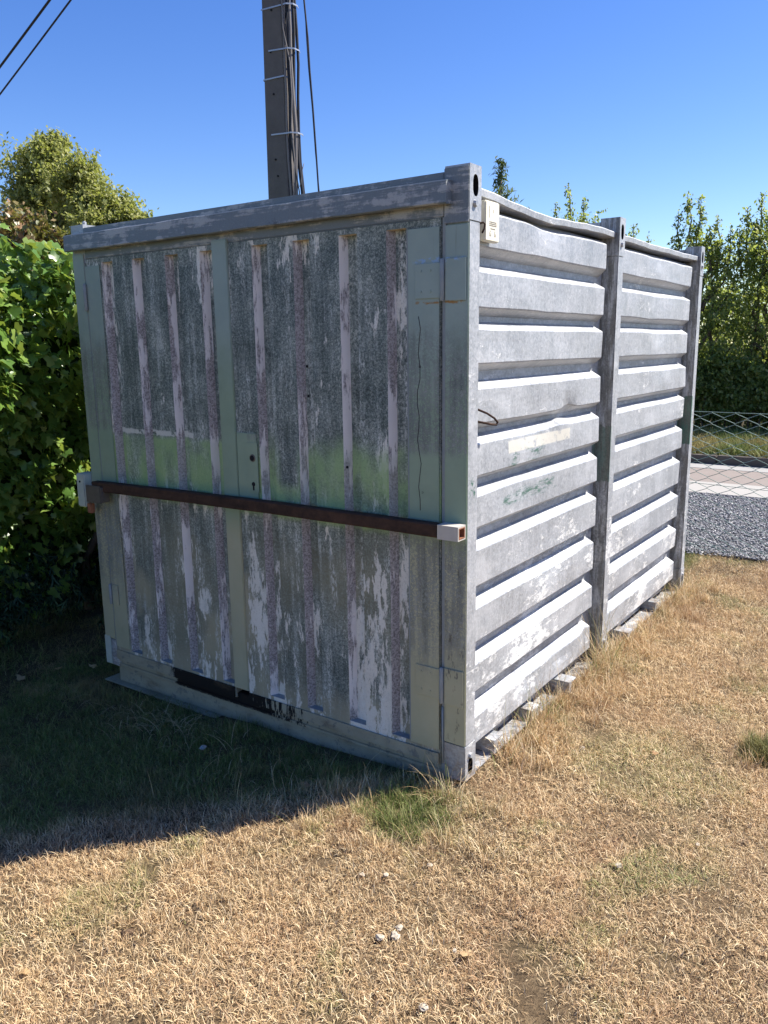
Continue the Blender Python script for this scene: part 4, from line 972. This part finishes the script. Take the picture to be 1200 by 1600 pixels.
# trees behind the road
p = at(780, 400, 15.); foot = Vector((p.x, 15., .1))
def conifer(foot, top, label):
    root = thing('conifer', label, 'tree', foot); h = top-foot.z; V, F = tube_arr([(0, 0, -.1), (0, 0, h*.5), (.02, 0, h*.98)], [.13, .08, .012], 7); link('trunk', pyd(V, F, True), 'bark', root)
    cc = []; rr = []; P = []; N = []
    for i in range(46):
        t = i/45; z = h*(.12+.87*t); rad = (1-t)**.8*1.55+.05
        for k in range(6):
            a = random.uniform(0, 6.28); l_ = rad*random.uniform(.4, 1.25); n = max(5, int(20*l_))
            s = rng.uniform(.1, 1, n); zz = z+s*l_*.35-.15*l_; P.append(np.stack([np.cos(a)*s*l_+rng.normal(0, .04+.06*s*l_, n), np.sin(a)*s*l_+rng.normal(0, .04+.06*s*l_, n), zz+rng.normal(0, .03, n)], 1)); N.append(np.tile([math.cos(a)*.4, math.sin(a)*.4, .8], (n, 1)))
    P = np.concatenate(P); N = np.concatenate(N); base = np.array([(0, -.6, 0), (.14, 0, .03), (-.14, 0, .03), (0, .6, -.04)]); T = np.array([(0, 1, 3), (0, 3, 2)])
    V, T2, c = place(base, T, P, orient(N, None, .6), rng.uniform(.10, .2, len(P)), rng.uniform(0, 1, len(P))); link('crown', npmesh(V, T2, {'lc': c}), 'conifer_leaf', root)
conifer(foot, at(778, 250, 15.).z, 'dark conifer tip showing above the container roof beside its front corner')
def shoot(px, p0, p1, w_, dx=0): return [('shoot', px, p0, p1, w_, dx)]     # an upright leafy shoot, tip at p0, foot at p1
def rtree(label, px, Y, lst, leaf=.12, nper=150, mat='mid_leaf', stems=3, name='tree', cat='tree'):
    p = at(px, 600, Y); f = Vector((p.x, Y, .1)); sh = [q[1:] for q in lst if q[0] == 'shoot']; body = [q for q in lst if q[0] != 'shoot']
    P = []; N = []; stems_ = []
    for (sx, p0, p1, w_, dx) in sh:
        dy = random.uniform(-.3, .3); tip = at(sx, p0, Y+dy)-f; foot_ = at(sx+dx+random.uniform(-6, 6), p1+25, Y+dy)-f; d = (tip+f-CAM).dot(fw); w3 = w_*d/FPX
        n = int(330*(p1-p0)/70); t = rng.uniform(0, 1, n)**.8; ax = np.array(tip)[None]*(1-t[:, None])+np.array(foot_)[None]*t[:, None]
        nb = 16; az = rng.uniform(0, 6.28, nb); bt = rng.uniform(0, 1, nb); which = np.abs(t[:, None]-bt[None]).argmin(1); k = rng.uniform(0, 1, n)   # side twigs
        rad = w3*(.35+1.5*t)*k; P.append(ax+np.stack([np.cos(az[which])*rad, np.sin(az[which])*rad, rad*.55], 1)+rng.normal(0, .035, (n, 3))); N.append(np.tile([.4, .1, .7], (n, 1)))
        stems_.append(limb(foot_, tip, .022, .005, 5, .08))
    root = tree(name, label, f, px_clusters(f, body), leaf, mat, nper, .10, 'trees beyond the road', cat, stems)
    if P:
        base = np.array([(0, -.5, 0), (.30, .0, .06), (-.30, .0, .06), (0, .55, -.04)]); T = np.array([(0, 1, 3), (0, 3, 2)]); P = np.concatenate(P); N = np.concatenate(N); N = N/np.linalg.norm(N, axis=1)[:, None]
        V, T2, c = place(base, T, P, orient(N, None, .8), rng.uniform(leaf*.6, leaf*1.3, len(P)), rng.uniform(0, 1, len(P))); link('shoot_leaves', npmesh(V, T2, {'lc': c}), mat, root)['kind'] = 'stuff'
        V, F = joinarr(stems_); link('shoots', pyd(V, F, True), 'bark', root)
rtree('sparse twiggy sapling behind the container roof beside the conifer', 890, 13., shoot(888, 290, 345, 8)+shoot(868, 318, 355, 7)+shoot(912, 312, 355, 8)+shoot(930, 335, 365, 7)+[(885, 358, 22, 0), (920, 362, 18, 0), (890, 400, 45, 0), (890, 480, 60, 0)], .06, 130)
rtree('low bushy tree rising just behind the middle roof bow', 985, 13., shoot(990, 350, 385, 8)+shoot(972, 366, 395, 8)+shoot(1012, 368, 400, 8)+[ (990, 410, 34, 0), (990, 470, 50, 0), (960, 530, 50, 0), (1020, 540, 50, 0)], .062, 150)
rtree('tall leafy tree with upright shoots behind the rear container post', 1085, 12.9, shoot(1074, 303, 380, 9, 4)+shoot(1060, 330, 390, 9)+shoot(1096, 308, 385, 9, -3)+shoot(1122, 338, 400, 10)+shoot(1142, 355, 410, 9)+shoot(1108, 355, 410, 12)+[(1085, 390, 22, 0), (1115, 405, 24, 0), (1100, 440, 42, 0), (1130, 490, 48, -.2), (1085, 500, 45, 0), (1060, 440, 30, 0), (1110, 560, 55, 0), (1075, 610, 45, 0), (1140, 620, 48, -.1), (1150, 420, 30, .3), (1145, 450, 40, .4), (1060, 520, 40, .3), (1120, 430, 40, .5), (1150, 540, 50, .4), (1100, 520, 50, 1.2), (1145, 500, 50, 1.4), (1120, 590, 55, 1.2), (1160, 580, 50, 1.4)], .066, 130)
rtree('broad leafy tree beside the road to the right of the upright shoots', 1190, 13.2, shoot(1192, 302, 375, 11)+shoot(1168, 325, 390, 10)+shoot(1216, 310, 380, 12)+shoot(1178, 345, 400, 12)+shoot(1155, 360, 410, 9)+shoot(1204, 340, 400, 13)+[(1175, 405, 24, .2), (1205, 400, 36, 0), (1185, 450, 46, 0), (1230, 460, 50, 0), (1175, 520, 50, -.2), (1220, 540, 55, 0), (1185, 600, 55, 0), (1160, 645, 42, -.2), (1215, 640, 50, 0), (1245, 600, 55, 0), (1180, 360, 22, .2), (1190, 480, 50, .5), (1160, 470, 40, .4), (1200, 510, 55, 1.3), (1175, 570, 55, 1.4), (1230, 500, 60, 1.2)], .066, 130)
rtree('leafy bush spreading out of the tree row along the verge', 1310, 13.4, [(1300, 360, 40, 0), (1330, 420, 60, 0), (1290, 480, 60, 0), (1340, 540, 70, 0), (1300, 610, 60, 0), (1360, 620, 60, 0)], .13, 120)
# row of hedge bushes under the trees along the verge, each its own
for i, px in enumerate((760, 850, 940, 1030, 1085, 1125, 1165, 1210, 1290)):
    Y = 12.55+.15*(i % 2); p = at(px, 660, Y); f = Vector((p.x, Y, .1)); s = 1.
    cl = [(random.uniform(-.4, .4), random.uniform(-.15, .4), random.uniform(.25, 1.1), random.uniform(.32, .5)) for _ in range(7)]
    tree('bush', 'dense dark bush in the row under the trees along the verge', f, cl, .07, 'mid_leaf', 260, .05, 'bushes under the roadside trees', 'bush', 4)
# a far-off wood closing the view beyond the roadside trees
def wood():
    cc = []; rr = []
    for i in range(130):
        x = -70+i*1.05+random.uniform(-.5, .5); y = 46+random.uniform(-4, 6)
        for z in (.8, 2.0, 3.2): cc.append((x+random.uniform(-.6, .6), y, z+random.uniform(-.3, .5))); rr.append(random.uniform(.9, 1.5))
    V, T, a = crown_quads(cc, rr, [90]*len(cc), .38); tag(link('distant_wood', npmesh(V, T, {'lc': a}), 'mid_leaf'), 'far-off low green wood beyond the roadside trees', None, kind='stuff')
wood()
